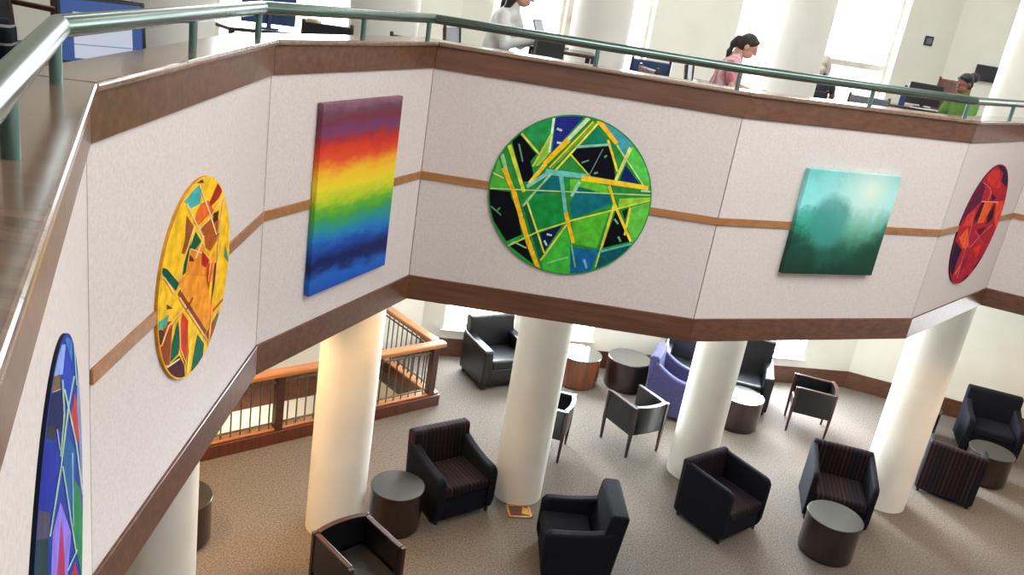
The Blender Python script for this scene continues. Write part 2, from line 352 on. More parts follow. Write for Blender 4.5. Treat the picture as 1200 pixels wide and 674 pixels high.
def heading(fx, fy):
    """rotation about z that turns a thing whose front is local -y to face (fx, fy)"""
    return math.atan2(fy, fx) + PI / 2
SKY, SUN, WARM, EXPO, SKYL, LOWE, UPE, DAYL, DAYU = 5.0, 2.5, 210.0, 0.14, -1.4, 2.0, 16.0, 640.0, 75.0
ART = {
 'green': [
  ((10, 14, 22), [-0.714, 0.675, -0.805, 0.568, -0.719, 0.365, -0.6, 0.101, -0.508, 0.115, -0.488, 0.229, -0.548, 0.361, -0.488, 0.464, -0.558, 0.515]),
  ((14, 14, 22), [-0.999, -0.059, -0.733, -0.048, -0.707, -0.115, -0.624, -0.247, -0.514, -0.541, -0.402, -0.739, -0.3, -0.925, -0.645, -0.728, -0.898, -0.422, -0.983, -0.224]),
  ((16, 13, 26), [-0.075, 0.53, -0.026, 0.6, 0.358, 0.692, 0.468, 0.445, 0.513, 0.295, 0.183, 0.305]),
  ((24, 36, 100), [0.558, 0.302, 0.598, 0.497, 0.81, 0.295]),
  ((38, 44, 130), [-0.338, 0.947, 0.02, 1.019, -0.135, 0.782, -0.309, 0.508, -0.32, 0.707]),
  ((18, 30, 70), [-0.289, -0.504, -0.033, -0.364, -0.193, -0.739]),
  ((10, 14, 18), [0.592, -0.067, 0.833, -0.438, 0.515, -0.573]),
  ((14, 40, 28), [0.664, -0.071, 0.733, -0.02, 0.724, -0.176]),
  ((20, 85, 95), [0.501, -0.626, 0.852, -0.452, 0.815, -0.591, 0.484, -0.882]),
  ((24, 100, 150), [0.114, -0.622, 0.307, -0.624, 0.479, -0.596, 0.425, -0.909, 0.181, -1]),
  ((40, 150, 80), [-0.709, 0.691, -0.38, 0.925, -0.368, 0.76, -0.397, 0.664, -0.517, 0.552]),
  ((80, 175, 60), [-0.982, 0.15, -0.803, 0.1, -0.738, -0.017, -1.001, -0.043]),
  ((80, 180, 70), [-0.933, 0.346, -0.838, 0.126, -0.954, 0.17]),
  ((70, 155, 165), [0.177, 0.998, 0.369, 0.953, 0.621, 0.765, 0.567, 0.571, 0.445, 0.721]),
  ((90, 195, 80), [0.624, 0.75, 0.835, 0.551, 0.983, 0.291, 0.84, 0.3, 0.604, 0.545]),
  ((100, 195, 70), [0.762, -0.007, 1.02, 0.115, 1.029, -0.224, 0.867, -0.449, 0.76, -0.235]),
  ((25, 130, 95), [-0.028, 0.615, 0.168, 0.921, 0.355, 0.707]),
  ((18, 110, 110), [-0.341, 0.237, -0.174, 0.264, -0.091, 0.055, -0.453, -0.035]),
  ((100, 195, 50), [-0.036, 0.223, 0.101, 0.245, 0.467, 0.208, 0.467, 0.129, -0.006, 0.053]),
  ((20, 110, 120), [0.087, 0.147, 0.455, 0.111, 0.523, 0.003, 0.082, -0.263, 0.018, -0.079]),
  ((150, 205, 60), [0.602, 0.08, 0.98, 0.157, 0.99, 0.11, 0.612, -0.047]),
  ((25, 140, 60), [-0.449, -0.057, -0.112, -0.003, 0.007, -0.324, -0.333, -0.478, -0.495, -0.161]),
  ((20, 90, 60), [-0.552, -0.203, -0.495, -0.161, -0.191, -0.755, -0.24, -0.847]),
  ((85, 185, 50), [0.088, -0.295, 0.511, -0.096, 0.445, -0.584, 0.14, -0.584]),
  ((65, 180, 60), [-0.191, -0.755, 0.016, -0.372, 0.094, -0.508, 0.184, -1.016, -0.181, -1.008]),
  ((150, 205, 70), [-0.382, 0.666, -0.335, 0.704, -0.337, 0.488, -0.435, 0.332, -0.478, 0.31]),
  ((215, 235, 205), [-0.37, 0.936, -0.352, 0.503, -0.327, 0.504, -0.34, 0.937]),
  ((200, 220, 90), [-0.362, 0.738, -0.52, 0.309, -0.496, 0.3, -0.333, 0.727]),
  ((225, 215, 80), [-0.716, 0.664, -0.465, 0.459, -0.45, 0.478, -0.697, 0.688]),
  ((200, 230, 185), [0.036, 1.001, -0.369, 0.404, -0.335, 0.38, 0.078, 0.973]),
  ((245, 205, 40), [0.108, 0.957, -0.316, 0.326, -0.301, 0.316, 0.126, 0.945]),
  ((120, 185, 70), [0.135, 0.944, -0.283, 0.322, -0.272, 0.314, 0.149, 0.935]),
  ((245, 225, 70), [0.162, 0.944, -0.236, 0.308, -0.219, 0.297, 0.184, 0.93]),
  ((250, 190, 35), [-0.168, 0.709, -0.399, 0.373, -0.355, 0.341, -0.113, 0.67]),
  ((240, 200, 50), [-0.384, 0.373, -0.538, 0.101, -0.502, 0.079, -0.339, 0.346]),
  ((130, 200, 180), [-0.331, 0.277, -0.558, 0.062, -0.53, 0.03, -0.296, 0.238]),
  ((245, 190, 45), [0.153, 0.953, 0.426, 0.718, 0.458, 0.754, 0.194, 0.997]),
  ((240, 210, 60), [0.315, 0.757, 0.504, 0.4, 0.526, 0.411, 0.342, 0.771]),
  ((190, 225, 130), [0.438, 0.714, 0.893, 0.24, 0.905, 0.252, 0.452, 0.728]),
  ((215, 225, 120), [0.593, 0.724, 0.495, 0.3, 0.531, 0.29, 0.638, 0.711]),
  ((150, 210, 190), [-0.041, 0.605, 0.372, 0.705, 0.366, 0.729, -0.049, 0.635]),
  ((200, 220, 70), [-0.096, 0.52, 0.196, 0.286, 0.206, 0.299, -0.084, 0.536]),
  ((110, 195, 190), [-0.345, 0.231, 0.173, 0.258, 0.169, 0.317, -0.348, 0.304]),
  ((250, 205, 45), [0.099, 0.226, 0.927, 0.239, 0.924, 0.294, 0.097, 0.294]),
  ((200, 225, 130), [-1, -0.054, 0.991, 0.178, 0.989, 0.19, -1.001, -0.039]),
  ((205, 220, 70), [-0.653, -0.748, -0.295, -0.488, -0.305, -0.474, -0.665, -0.73]),
  ((205, 220, 70), [-0.295, -0.491, 0.011, -0.332, 0.003, -0.317, -0.305, -0.471]),
  ((205, 220, 70), [0.013, -0.334, 0.089, -0.287, 0.081, -0.271, 0.002, -0.315]),
  ((205, 220, 70), [0.089, -0.289, 0.499, -0.107, 0.492, -0.091, 0.081, -0.269]),
  ((205, 220, 70), [0.5, -0.108, 1.006, 0.121, 0.998, 0.136, 0.491, -0.089]),
  ((150, 205, 140), [-0.926, 0.387, -0.838, 0.199, -0.8, 0.216, -0.879, 0.408]),
  ((248, 190, 40), [-0.881, 0.217, -0.709, -0.055, -0.666, -0.028, -0.828, 0.25]),
  ((248, 190, 40), [-0.716, -0.054, -0.565, -0.375, -0.519, -0.353, -0.659, -0.028]),
  ((248, 190, 40), [-0.571, -0.378, -0.444, -0.636, -0.398, -0.614, -0.513, -0.35]),
  ((248, 190, 40), [-0.448, -0.641, -0.237, -1.01, -0.193, -0.983, -0.393, -0.609]),
  ((210, 220, 70), [-0.851, 0.507, -0.584, -0.031, -0.546, -0.012, -0.805, 0.53]),
  ((225, 220, 80), [-0.528, -0.122, -0.199, -0.76, -0.182, -0.751, -0.508, -0.111]),
  ((225, 225, 130), [-0.987, 0.148, -0.838, 0.102, -0.833, 0.118, -0.98, 0.168]),
  ((150, 205, 150), [-0.281, 0.273, -0.476, -0.047, -0.455, -0.06, -0.255, 0.256]),
  ((150, 205, 150), [-0.479, -0.045, -0.563, -0.196, -0.541, -0.21, -0.452, -0.062]),
  ((205, 215, 70), [-0.209, -0.868, 0.036, -0.343, 0.016, -0.333, -0.234, -0.855]),
  ((110, 190, 180), [-0.187, 0.274, -0.032, -0.219, 0.008, -0.207, -0.137, 0.289]),
  ((248, 190, 35), [-0.039, -0.208, 0.125, -0.575, 0.164, -0.558, 0.009, -0.187]),
  ((245, 210, 50), [0.539, -0.002, 0.836, -0.444, 0.861, -0.427, 0.569, 0.018]),
  ((235, 215, 60), [0.74, -0.008, 0.744, -0.367, 0.766, -0.368, 0.768, -0.009]),
  ((190, 215, 80), [0.536, 0.008, 0.466, -0.831, 0.484, -0.833, 0.556, 0.005]),
  ((240, 205, 50), [0.549, -0.022, 0.498, -0.573, 0.515, -0.576, 0.57, -0.025]),
  ((240, 205, 50), [0.433, 0.214, 0.54, 0.002, 0.567, 0.014, 0.465, 0.229]),
  ((90, 185, 165), [0.492, -0.643, 0.874, -0.469, 0.863, -0.445, 0.478, -0.613]),
  ((60, 150, 80), [-0.679, -0.743, -0.466, -0.586, -0.49, -0.55, -0.709, -0.697]),
  ((150, 205, 120), [-0.637, -0.736, -0.584, -0.676, -0.596, -0.663, -0.652, -0.721]),
  ((150, 205, 120), [-0.593, -0.68, -0.423, -0.734, -0.418, -0.717, -0.587, -0.659]),
  ((120, 205, 120), [-0.132, -0.892, 0.119, -0.764, 0.112, -0.748, -0.142, -0.871]),
  ((150, 215, 180), [0.064, 0.218, 0, 0.024, 0.032, 0.012, 0.103, 0.203]),
  ((120, 190, 120), [0.114, -0.59, 0.216, -0.876, 0.232, -0.871, 0.134, -0.583]),
  ((170, 215, 200), [0.842, 0.208, 0.982, 0.217, 0.98, 0.238, 0.84, 0.234]),
  ((120, 170, 210), [0.301, -0.764, 0.357, -0.872, 0.38, -0.861, 0.33, -0.75]),
  ((200, 215, 220), [-0.201, -0.52, -0.136, -0.523, -0.135, -0.501, -0.199, -0.493]),
  ((200, 215, 220), [-0.229, -0.6, -0.184, -0.658, -0.167, -0.646, -0.207, -0.584]),
  ((190, 215, 210), [-0.301, 0.787, -0.237, 0.777, -0.232, 0.801, -0.295, 0.817]),
  ((190, 215, 210), [-0.269, 0.623, -0.208, 0.628, -0.209, 0.652, -0.271, 0.653]),
  ((110, 150, 120), [-0.727, 0.548, -0.647, 0.343, -0.631, 0.349, -0.708, 0.555]),
  ((90, 150, 110), [-0.943, -0.274, -0.801, -0.364, -0.792, -0.349, -0.931, -0.256]),
  ((90, 150, 110), [-0.835, -0.257, -0.873, -0.313, -0.859, -0.324, -0.818, -0.27]),
  ((110, 160, 120), [0.069, 0.434, 0.153, 0.481, 0.145, 0.495, 0.06, 0.453]),
  ((110, 160, 120), [0.335, 0.54, 0.357, 0.576, 0.34, 0.588, 0.314, 0.555]),
  ((120, 170, 130), [0.246, 0.327, 0.287, 0.351, 0.277, 0.37, 0.233, 0.35]),
  ((110, 170, 130), [0.582, -0.191, 0.642, -0.245, 0.656, -0.229, 0.599, -0.171]),
  ((110, 170, 130), [0.67, -0.404, 0.716, -0.462, 0.733, -0.449, 0.691, -0.388]),
  ((110, 150, 140), [0.189, 0.303, 0.294, 0.648, 0.284, 0.652, 0.177, 0.307]),
 ],
 'yellow': [
  ((226, 135, 45), [-0.216, 0.359, 0.103, 0.345, 0.352, 0.041, 0.296, -0.145, -0.369, 0.09]),
  ((232, 150, 50), [-0.539, 0.137, -0.33, 0.146, -0.102, 0.051, 0.352, -0.697, -0.118, -0.324]),
  ((215, 100, 40), [0.066, 0.74, 0.256, 0.726, 0.532, 0.483, 0.297, 0.563]),
  ((175, 75, 35), [-0.88, -0.119, -0.6, -0.217, -0.674, -0.335, -0.832, -0.333]),
  ((240, 150, 45), [0.275, 0.066, 0.521, 0.13, 0.508, -0.22, 0.322, -0.154]),
  ((70, 165, 165), [-0.044, 0.953, -0.424, 0.879, -0.226, 0.766, 0.019, 0.752, 0.028, 0.896]),
  ((165, 45, 35), [0.54, 0.853, 0.736, 0.748, 0.562, 0.667, 0.313, 0.644, 0.283, 0.702]),
  ((110, 60, 40), [-0.113, 0.979, 0.042, 0.997, 0.103, 0.935]),
  ((225, 105, 40), [0.042, 0.746, 0.214, 0.669, 0.272, 0.57, -0.053, 0.541, -0.148, 0.6, -0.068, 0.709]),
  ((150, 80, 40), [-0.351, 0.736, -0.145, 0.567, -0.245, 0.45, -0.388, 0.364, -0.453, 0.401, -0.377, 0.505]),
  ((20, 90, 55), [-0.095, 0.504, 0.079, 0.353, -0.124, 0.314, -0.24, 0.383]),
  ((25, 85, 50), [-0.202, 0.453, -0.239, 0.366, -0.332, 0.166, -0.416, 0.162, -0.382, 0.281]),
  ((170, 85, 40), [0.042, 0.498, 0.427, 0.511, 0.588, 0.45, 0.562, 0.226, 0.364, 0.161, 0.208, 0.245, 0.147, 0.383]),
  ((70, 40, 30), [0.423, 0.547, 0.577, 0.541, 0.563, 0.439, 0.409, 0.446]),
  ((180, 40, 30), [0.113, 0.24, 0.348, 0.077, 0.229, 0.028, 0.102, 0.105]),
  ((205, 70, 30), [0.275, 0.066, 0.441, 0.011, 0.376, -0.187, 0.315, -0.329, 0.246, -0.141]),
  ((18, 85, 65), [-0.94, 0.426, -0.787, 0.352, -0.54, 0.15, -0.497, 0.122, -0.576, 0.069, -0.9, 0.342]),
  ((240, 150, 40), [-0.217, 0.091, 0.239, -0.067, 0.394, -0.359, 0.603, -0.589, 0.302, -0.714, -0.17, -0.234]),
  ((140, 65, 40), [-0.472, 0.048, 0.327, -0.705, 0.255, -0.741, -0.532, 0.021]),
  ((205, 60, 35), [-0.391, -0.216, -0.227, -0.368, -0.225, -0.705, -0.284, -0.821, -0.432, -0.577, -0.428, -0.303]),
  ((15, 95, 65), [-0.515, -0.251, -0.44, -0.452, -0.472, -0.611, -0.68, -0.61, -0.649, -0.43]),
  ((15, 95, 75), [0.048, -0.625, 0.263, -0.829, 0.231, -1.024, -0.133, -1.012, -0.033, -0.791]),
  ((90, 35, 30), [-1.01, -0.129, -0.837, -0.217, -0.87, -0.333, -0.966, -0.307]),
  ((150, 65, 30), [-0.927, -0.357, -0.719, -0.234, -0.645, -0.281, -0.699, -0.627, -0.821, -0.569]),
  ((75, 25, 35), [-0.449, -0.639, -0.307, -0.81, -0.273, -0.971, -0.65, -0.787, -0.8, -0.613]),
  ((90, 165, 140), [-1.03, -0.073, -0.726, -0.1, -0.799, -0.2, -0.972, -0.161]),
  ((150, 75, 45), [0.688, -0.623, 0.578, -0.85, 0.454, -0.932, 0.304, -0.734, 0.609, -0.649]),
  ((45, 120, 110), [0.801, -0.637, 0.707, -0.786, 0.595, -0.759, 0.638, -0.661]),
  ((60, 140, 120), [0.849, 0.084, 0.997, -0.171, 0.809, -0.034]),
  ((110, 60, 30), [0.511, -0.012, 0.565, -0.029, 0.537, -0.244, 0.431, -0.466, 0.46, -0.254]),
  ((120, 60, 40), [-0.79, 0.021, -0.648, -0.074, -0.788, -0.028]),
  ((100, 50, 40), [-0.235, 0.315, -0.092, 0.203, -0.252, 0.255]),
  ((235, 140, 50), [-0.719, -0.234, -0.499, -0.174, -0.391, -0.216, -0.558, -0.234]),
  ((245, 205, 140), [-0.377, 0.848, 0.134, 0.35, 0.166, 0.346, -0.342, 0.846]),
  ((245, 205, 140), [-0.041, 0.941, 0.278, 0.583, 0.313, 0.578, -0.001, 0.937]),
  ((245, 205, 140), [0.273, 0.584, 0.51, 0.293, 0.548, 0.286, 0.318, 0.577]),
  ((245, 200, 130), [-0.032, 0.481, 0.315, 0.528, 0.286, 0.545, -0.066, 0.5]),
  ((245, 200, 130), [0.32, 0.527, 0.738, 0.656, 0.703, 0.672, 0.28, 0.546]),
  ((245, 205, 140), [0.124, 0.401, -0.088, 0.238, -0.055, 0.223, 0.167, 0.383]),
  ((245, 205, 140), [-0.222, 0.364, 0.085, 0.226, 0.095, 0.233, -0.211, 0.371]),
  ((240, 195, 120), [-0.163, 0.574, -0.553, 0.163, -0.527, 0.15, -0.127, 0.56]),
  ((245, 190, 110), [0.743, 0.713, 0.604, 0.376, 0.644, 0.362, 0.795, 0.698]),
  ((245, 190, 110), [0.599, 0.377, 0.542, -0.231, 0.583, -0.247, 0.65, 0.361]),
  ((240, 180, 110), [0.122, 0.233, 0.363, 0.051, 0.389, 0.05, 0.152, 0.231]),
  ((240, 180, 110), [0.356, 0.058, 0.306, -0.148, 0.338, -0.16, 0.396, 0.043]),
  ((245, 190, 120), [-0.509, -0.026, 0.344, -0.831, 0.388, -0.84, -0.466, -0.031]),
  ((245, 195, 110), [-0.389, -0.178, -0.753, -0.199, -0.728, -0.218, -0.354, -0.203]),
  ((245, 195, 110), [-0.76, -0.198, -0.923, -0.332, -0.893, -0.35, -0.721, -0.22]),
  ((245, 195, 110), [-0.49, -0.245, -0.445, -0.571, -0.418, -0.583, -0.457, -0.258]),
  ((245, 195, 110), [-0.447, -0.572, -0.251, -0.839, -0.224, -0.847, -0.416, -0.581]),
  ((235, 215, 170), [-0.768, -0.627, -0.436, -0.686, -0.458, -0.664, -0.792, -0.601]),
  ((245, 200, 60), [-0.187, -1.051, -0.136, -0.601, -0.195, -0.574, -0.26, -1.013]),
  ((240, 180, 70), [0.427, -0.921, 0.487, -0.544, 0.442, -0.525, 0.371, -0.894]),
  ((240, 180, 70), [0.485, -0.55, 0.949, -0.552, 0.911, -0.527, 0.443, -0.52]),
  ((240, 200, 150), [-0.973, 0.33, -0.86, 0.292, -0.861, 0.303, -0.973, 0.343]),
  ((240, 200, 150), [-0.874, 0.299, -0.626, 0.053, -0.603, 0.05, -0.847, 0.296]),
  ((160, 50, 40), [0.599, 0.284, 0.443, 0.301, 0.459, 0.287, 0.619, 0.266]),
  ((160, 60, 40), [0.849, -0.522, 0.474, -0.533, 0.509, -0.558, 0.897, -0.554]),
  ((120, 50, 30), [-0.289, -0.226, -0.118, -0.17, -0.143, -0.155, -0.32, -0.207]),
 ],
 'blue': [
  ((135, 160, 220), [0.033, 1.04, 0.333, 0.901, 0.2, 0.848, -0.239, 1.057]),
  ((115, 90, 55), [-0.225, 1.046, 0.101, 0.898, 0.088, 0.847, -0.275, 1.026]),
  ((15, 20, 80), [-0.276, 1.022, 0.152, 0.806, 0.15, 0.647, -0.376, 0.954, -0.436, 1.013]),
  ((40, 45, 60), [-0.395, 0.977, -0.093, 0.81, -0.105, 0.761, -0.447, 0.971]),
  ((22, 40, 150), [-0.45, 0.96, -0.049, 0.72, -0.086, 0.579, -0.324, 0.633, -0.62, 0.86]),
  ((75, 70, 90), [-0.602, 0.844, -0.299, 0.616, -0.369, 0.575, -0.683, 0.795]),
  ((30, 60, 65), [-0.681, 0.8, -0.369, 0.575, -0.425, 0.471, -0.745, 0.728]),
  ((30, 60, 180), [0.33, 0.891, 0.586, 0.645, 0.354, 0.643, 0.19, 0.808]),
  ((60, 110, 190), [0.268, 0.964, 0.621, 0.796, 0.555, 0.719, 0.369, 0.88]),
  ((25, 30, 80), [0.58, 0.827, 0.847, 0.648, 0.686, 0.646]),
  ((185, 55, 55), [0.659, 0.529, 0.935, 0.249, 0.699, 0.234, 0.419, 0.541]),
  ((130, 140, 180), [0.833, 0.583, 1.062, 0.256, 1.108, -0.167, 0.925, -0.089, 0.743, 0.43]),
  ((30, 90, 150), [0.289, 0.55, 0.605, 0.292, 0.575, 0.16, 0.317, 0.111, 0.126, 0.55]),
  ((35, 125, 75), [0.532, 0.198, 1.03, -0.212, 0.829, -0.539, 0.437, 0.005]),
  ((135, 115, 215), [-0.01, 0.459, 0.353, 0.066, 0.156, 0.003, -0.354, 0.413, -0.264, 0.519]),
  ((165, 45, 85), [0.008, 0.384, 0.073, 0.18, 0.071, 0.071, -0.196, 0.286, -0.076, 0.342]),
  ((170, 45, 50), [0.496, -0.183, 0.65, -0.395, 0.269, -0.089]),
  ((175, 60, 60), [1.057, -0.416, 1.234, -0.638, 1.195, -0.834, 0.943, -0.631]),
  ((80, 90, 140), [0.733, 0.134, 1.096, -0.224, 1.001, -0.354, 0.809, -0.053]),
  ((150, 180, 160), [0.129, 0.862, 0.172, 0.704, 0.227, 0.673, 0.195, 0.829]),
  ((150, 180, 160), [0.166, 0.708, 0.005, 0.632, 0.055, 0.601, 0.234, 0.669]),
  ((150, 185, 165), [0.587, 0.645, 0.321, 0.645, 0.381, 0.611, 0.674, 0.6]),
  ((150, 185, 165), [0.314, 0.649, -0.006, 0.587, 0.043, 0.555, 0.389, 0.607]),
  ((150, 185, 165), [-0.012, 0.591, -0.362, 0.577, -0.324, 0.548, 0.049, 0.551]),
  ((160, 190, 180), [0.191, 0.792, 0.626, 0.315, 0.692, 0.276, 0.253, 0.761]),
  ((160, 190, 180), [0.617, 0.32, 0.931, -0.146, 1.013, -0.2, 0.701, 0.271]),
  ((150, 180, 170), [0.06, 0.56, 0.52, -0.163, 0.58, -0.208, 0.112, 0.527]),
  ((180, 170, 110), [-0.27, 1.017, 0.095, 0.843, 0.082, 0.853, -0.282, 1.027]),
  ((150, 190, 200), [0.607, 0.794, 0.716, 0.535, 0.768, 0.508, 0.667, 0.767]),
  ((130, 170, 190), [0.441, 0.38, 0.418, 0.047, 0.467, 0.011, 0.501, 0.343]),
  ((150, 190, 170), [0.187, 0.012, 0.626, -0.224, 0.576, -0.184, 0.14, 0.052]),
  ((160, 160, 200), [-0.085, 0.791, -0.011, 0.667, 0.02, 0.649, -0.049, 0.771]),
 ],
 'red': [
  ((50, 22, 50), [-0.258, 1.013, 0.342, 0.986, 0.774, 0.751, 0.858, 0.558, 0.323, 0.72, 0.277, 0.855]),
  ((95, 28, 58), [-0.806, 0.613, -0.629, 0.764, -0.424, 0.706, -0.376, 0.427, -0.809, 0.245, -1.035, 0.101]),
  ((60, 15, 40), [-0.332, 0.407, -0.165, 0.413, -0.2, 0.065, -0.311, 0.125, -0.356, -0.022, -0.416, 0.133]),
  ((55, 18, 40), [0.06, 0.533, 0.379, 0.43, 0.16, 0.393]),
  ((50, 18, 42), [0.248, 0.166, 0.423, 0.342, 0.585, 0.071, 0.334, -0.013]),
  ((230, 95, 45), [-0.147, 0.396, 0.29, 0.368, 0.182, 0.034, -0.075, 0.039, -0.183, 0.048]),
  ((228, 75, 45), [0.46, 0.357, 0.883, 0.365, 1.224, -0.113, 0.9, -0.095, 0.692, 0.046]),
  ((240, 95, 45), [-0.839, -0.127, -0.583, 0.015, -0.181, -0.344, -0.464, -0.349]),
  ((40, 25, 50), [-0.963, -0.165, -0.498, -0.362, -0.526, -0.529, -0.496, -0.808, -0.761, -0.671, -0.905, -0.419]),
  ((50, 18, 40), [0.931, -0.478, 0.909, -0.713, 0.646, -0.92, 0.461, -0.788, 0.702, -0.617]),
  ((110, 20, 35), [-0.069, -0.064, 0.373, -0.05, 0.31, -0.237]),
  ((225, 45, 35), [0.058, -0.387, 0.527, -0.346, 0.429, -0.604]),
  ((205, 50, 50), [-0.669, 0.939, 0.002, 0.915, 0.462, 0.596, 0.019, 0.618, -0.426, 0.754]),
  ((215, 60, 60), [-0.809, 0.245, -0.509, 0.321, -0.35, 0.02, -0.863, 0.064]),
  ((150, 25, 50), [-0.276, -0.593, -0.085, -0.441, 0.021, -0.698, -0.265, -0.803]),
  ((80, 20, 40), [0.056, -0.987, 0.236, -0.868, 0.493, -0.974, 0.325, -1.061]),
  ((240, 180, 160), [-0.337, 0.412, 0.547, 0.349, 0.531, 0.365, -0.356, 0.431]),
  ((205, 80, 110), [-0.215, -0.883, -0.3, -0.351, -0.346, -0.342, -0.273, -0.87]),
  ((205, 80, 110), [-0.295, -0.352, -0.409, 0.098, -0.454, 0.105, -0.352, -0.342]),
  ((210, 90, 120), [-0.09, -0.368, 0.346, -0.157, 0.301, -0.144, -0.144, -0.351]),
  ((210, 90, 120), [0.35, -0.16, 0.701, -0.048, 0.657, -0.034, 0.296, -0.142]),
  ((215, 100, 110), [-0.622, 0.741, -0.15, 0.622, -0.133, 0.631, -0.602, 0.752]),
  ((215, 100, 110), [-0.166, 0.626, -0.014, 0.536, 0.026, 0.536, -0.117, 0.627]),
  ((200, 80, 110), [-0.174, -0.075, 0.534, -0.368, 0.561, -0.364, -0.144, -0.071]),
  ((235, 120, 90), [-0.399, -0.791, -0.286, -0.665, -0.331, -0.652, -0.455, -0.774]),
  ((230, 100, 80), [-0.042, 0.558, -0.062, 0.393, -0.016, 0.385, 0.016, 0.549]),
 ],
}
# ------------------------------------------------------------------ the plan of the place (metres; lower floor at z = 0)
V = [(-0.148, -0.101), (-1.36, 2.533), (-1.475, 4.657), (-0.826, 6.360), (1.478, 6.422), (3.626, 7.396), (5.065, 8.958),
     (7.133, 8.206), (8.6, 6.2), (8.4, 3.2), (6.0, 0.6), (2.3, -0.6)]
V = [Vector(v) for v in V]
NV = len(V)
K = 1.16            # the lower floor and the outer walls stand this much further out than the parapet drawing
DZ = 0.80           # lift of everything drawn on the parapet
UPZ = 4.50          # upper floor
WALLTOP = 8.0
def zu(z): return 5.8 + (z - 5.0) * K
def low(g):
    g.location = (g.location.x * K, g.location.y * K, g.location.z * K); g.scale = (K, K, K); return g
U = Vector((0.731, 0.682)); W = Vector((-0.682, 0.731))      # directions of the stairwell
NW = Vector((-0.76, 9.42)) * K                                   # stairwell corner newel
WL1 = Vector((-1.15, 10.84)) * K; WL0 = Vector((-6.77, 5.60)) * K
BK1 = Vector((5.3, 12.15)) * K; RT1 = Vector((11.0, 10.40)) * K
O = [WL0, WL1, BK1, RT1, Vector((12.5, 4.0)), Vector((8.5, -4.0)), Vector((-2.0, -5.0)), Vector((-7.5, -0.5))]

def lnorm(a, b):
    d = (b - a).normalized(); return Vector((-d.y, d.x))

def off(P, k):
    out = []
    n = len(P)
    for i in range(n):
        n1 = lnorm(P[i - 1], P[i]); n2 = lnorm(P[i], P[(i + 1) % n])
        m = (n1 + n2).normalized()
        out.append(P[i] + m * (k / m.dot(n1)))
    return out

def ring(bm, P, k0, k1, z0, z1, gap=0.0, facets=None):
    """mitred band following polygon P between offsets k0 and k1"""
    a, b = off(P, k0), off(P, k1); n = len(P)
    for i in (facets if facets is not None else range(n)):
        j = (i + 1) % n
        p = [a[i], a[j], b[j], b[i]]
        if gap:
            d = (a[j] - a[i]).normalized() * gap
            p = [p[0] + d, p[1] - d, p[2] - d, p[3] + d]
        prism(bm, [(q.x, q.y, z0 + DZ) for q in p], (0, 0, z1 - z0))

def slab(bm, outer, inner, z0, z1):
    loops = []
    for P in (outer, inner):
        vs = [bm.verts.new((p.x, p.y, z1)) for p in P]
        loops += [bm.edges.new((vs[i], vs[(i + 1) % len(vs)])) for i in range(len(vs))]
    r = bmesh.ops.triangle_fill(bm, use_beauty=True, edges=loops)
    fs = [g for g in r['geom'] if isinstance(g, bmesh.types.BMFace)]
    e = bmesh.ops.extrude_face_region(bm, geom=fs)
    bmesh.ops.translate(bm, verts=[g for g in e['geom'] if isinstance(g, bmesh.types.BMVert)], vec=(0, 0, z0 - z1))

# ---- floors, ceilings
bm = bmesh.new()
pw = NW + W * 1.3 * K; pe = pw - U * 4.4 * K; pf = NW - U * 4.4 * K
fl = [pw, WL1, BK1, RT1, O[4], O[5], O[6], O[7], WL0, pe, pf, NW]
prism(bm, [(p.x, p.y, 0) for p in fl], (0, 0, -0.25))
structure(finish('floor', bm, M['carpet'], smooth=False))

bm = bmesh.new(); slab(bm, off(O, 0.0), off(V, 0.19), UPZ - 0.1, UPZ)
structure(finish('floor_upper', bm, M['upfloor'], smooth=False))
bm = bmesh.new(); slab(bm, off(O, 0.0), off(V, 0.24), 2.535 + DZ, 2.60 + DZ)
structure(finish('ceiling', bm, M['ceil'], smooth=False))
bm = bmesh.new(); slab(bm, off(O, 0.3), off(V, SKYL), WALLTOP, WALLTOP + 0.2)
structure(finish('ceiling_upper', bm, M['ceil'], smooth=False))

# ---- outer walls with window openings
def wall(name, p0, p1, z0, z1, holes, mat, th=0.3, ext0=0.0, ext1=0.0):
    L = (p1 - p0).length; d = (p1 - p0).normalized(); n = Vector((-d.y, d.x))
    ts = sorted({-ext0, L + ext1} | {h[0] for h in holes} | {h[1] for h in holes})
    bm = bmesh.new()
    for a, b in zip(ts[:-1], ts[1:]):
        hs = sorted([h for h in holes if h[0] <= a + 1e-6 and h[1] >= b - 1e-6], key=lambda h: h[2])
        z = z0; spans = []
        for h in hs: spans.append((z, h[2])); z = h[3]
        spans.append((z, z1))
        for q, r in spans:
            if r - q < 1e-4: continue
            pts = [p0 + d * a, p0 + d * b, p0 + d * b + n * th, p0 + d * a + n * th]
            prism(bm, [(p.x, p.y, q) for p in pts], (0, 0, r - q))
    return structure(finish(name, bm, mat, smooth=False))

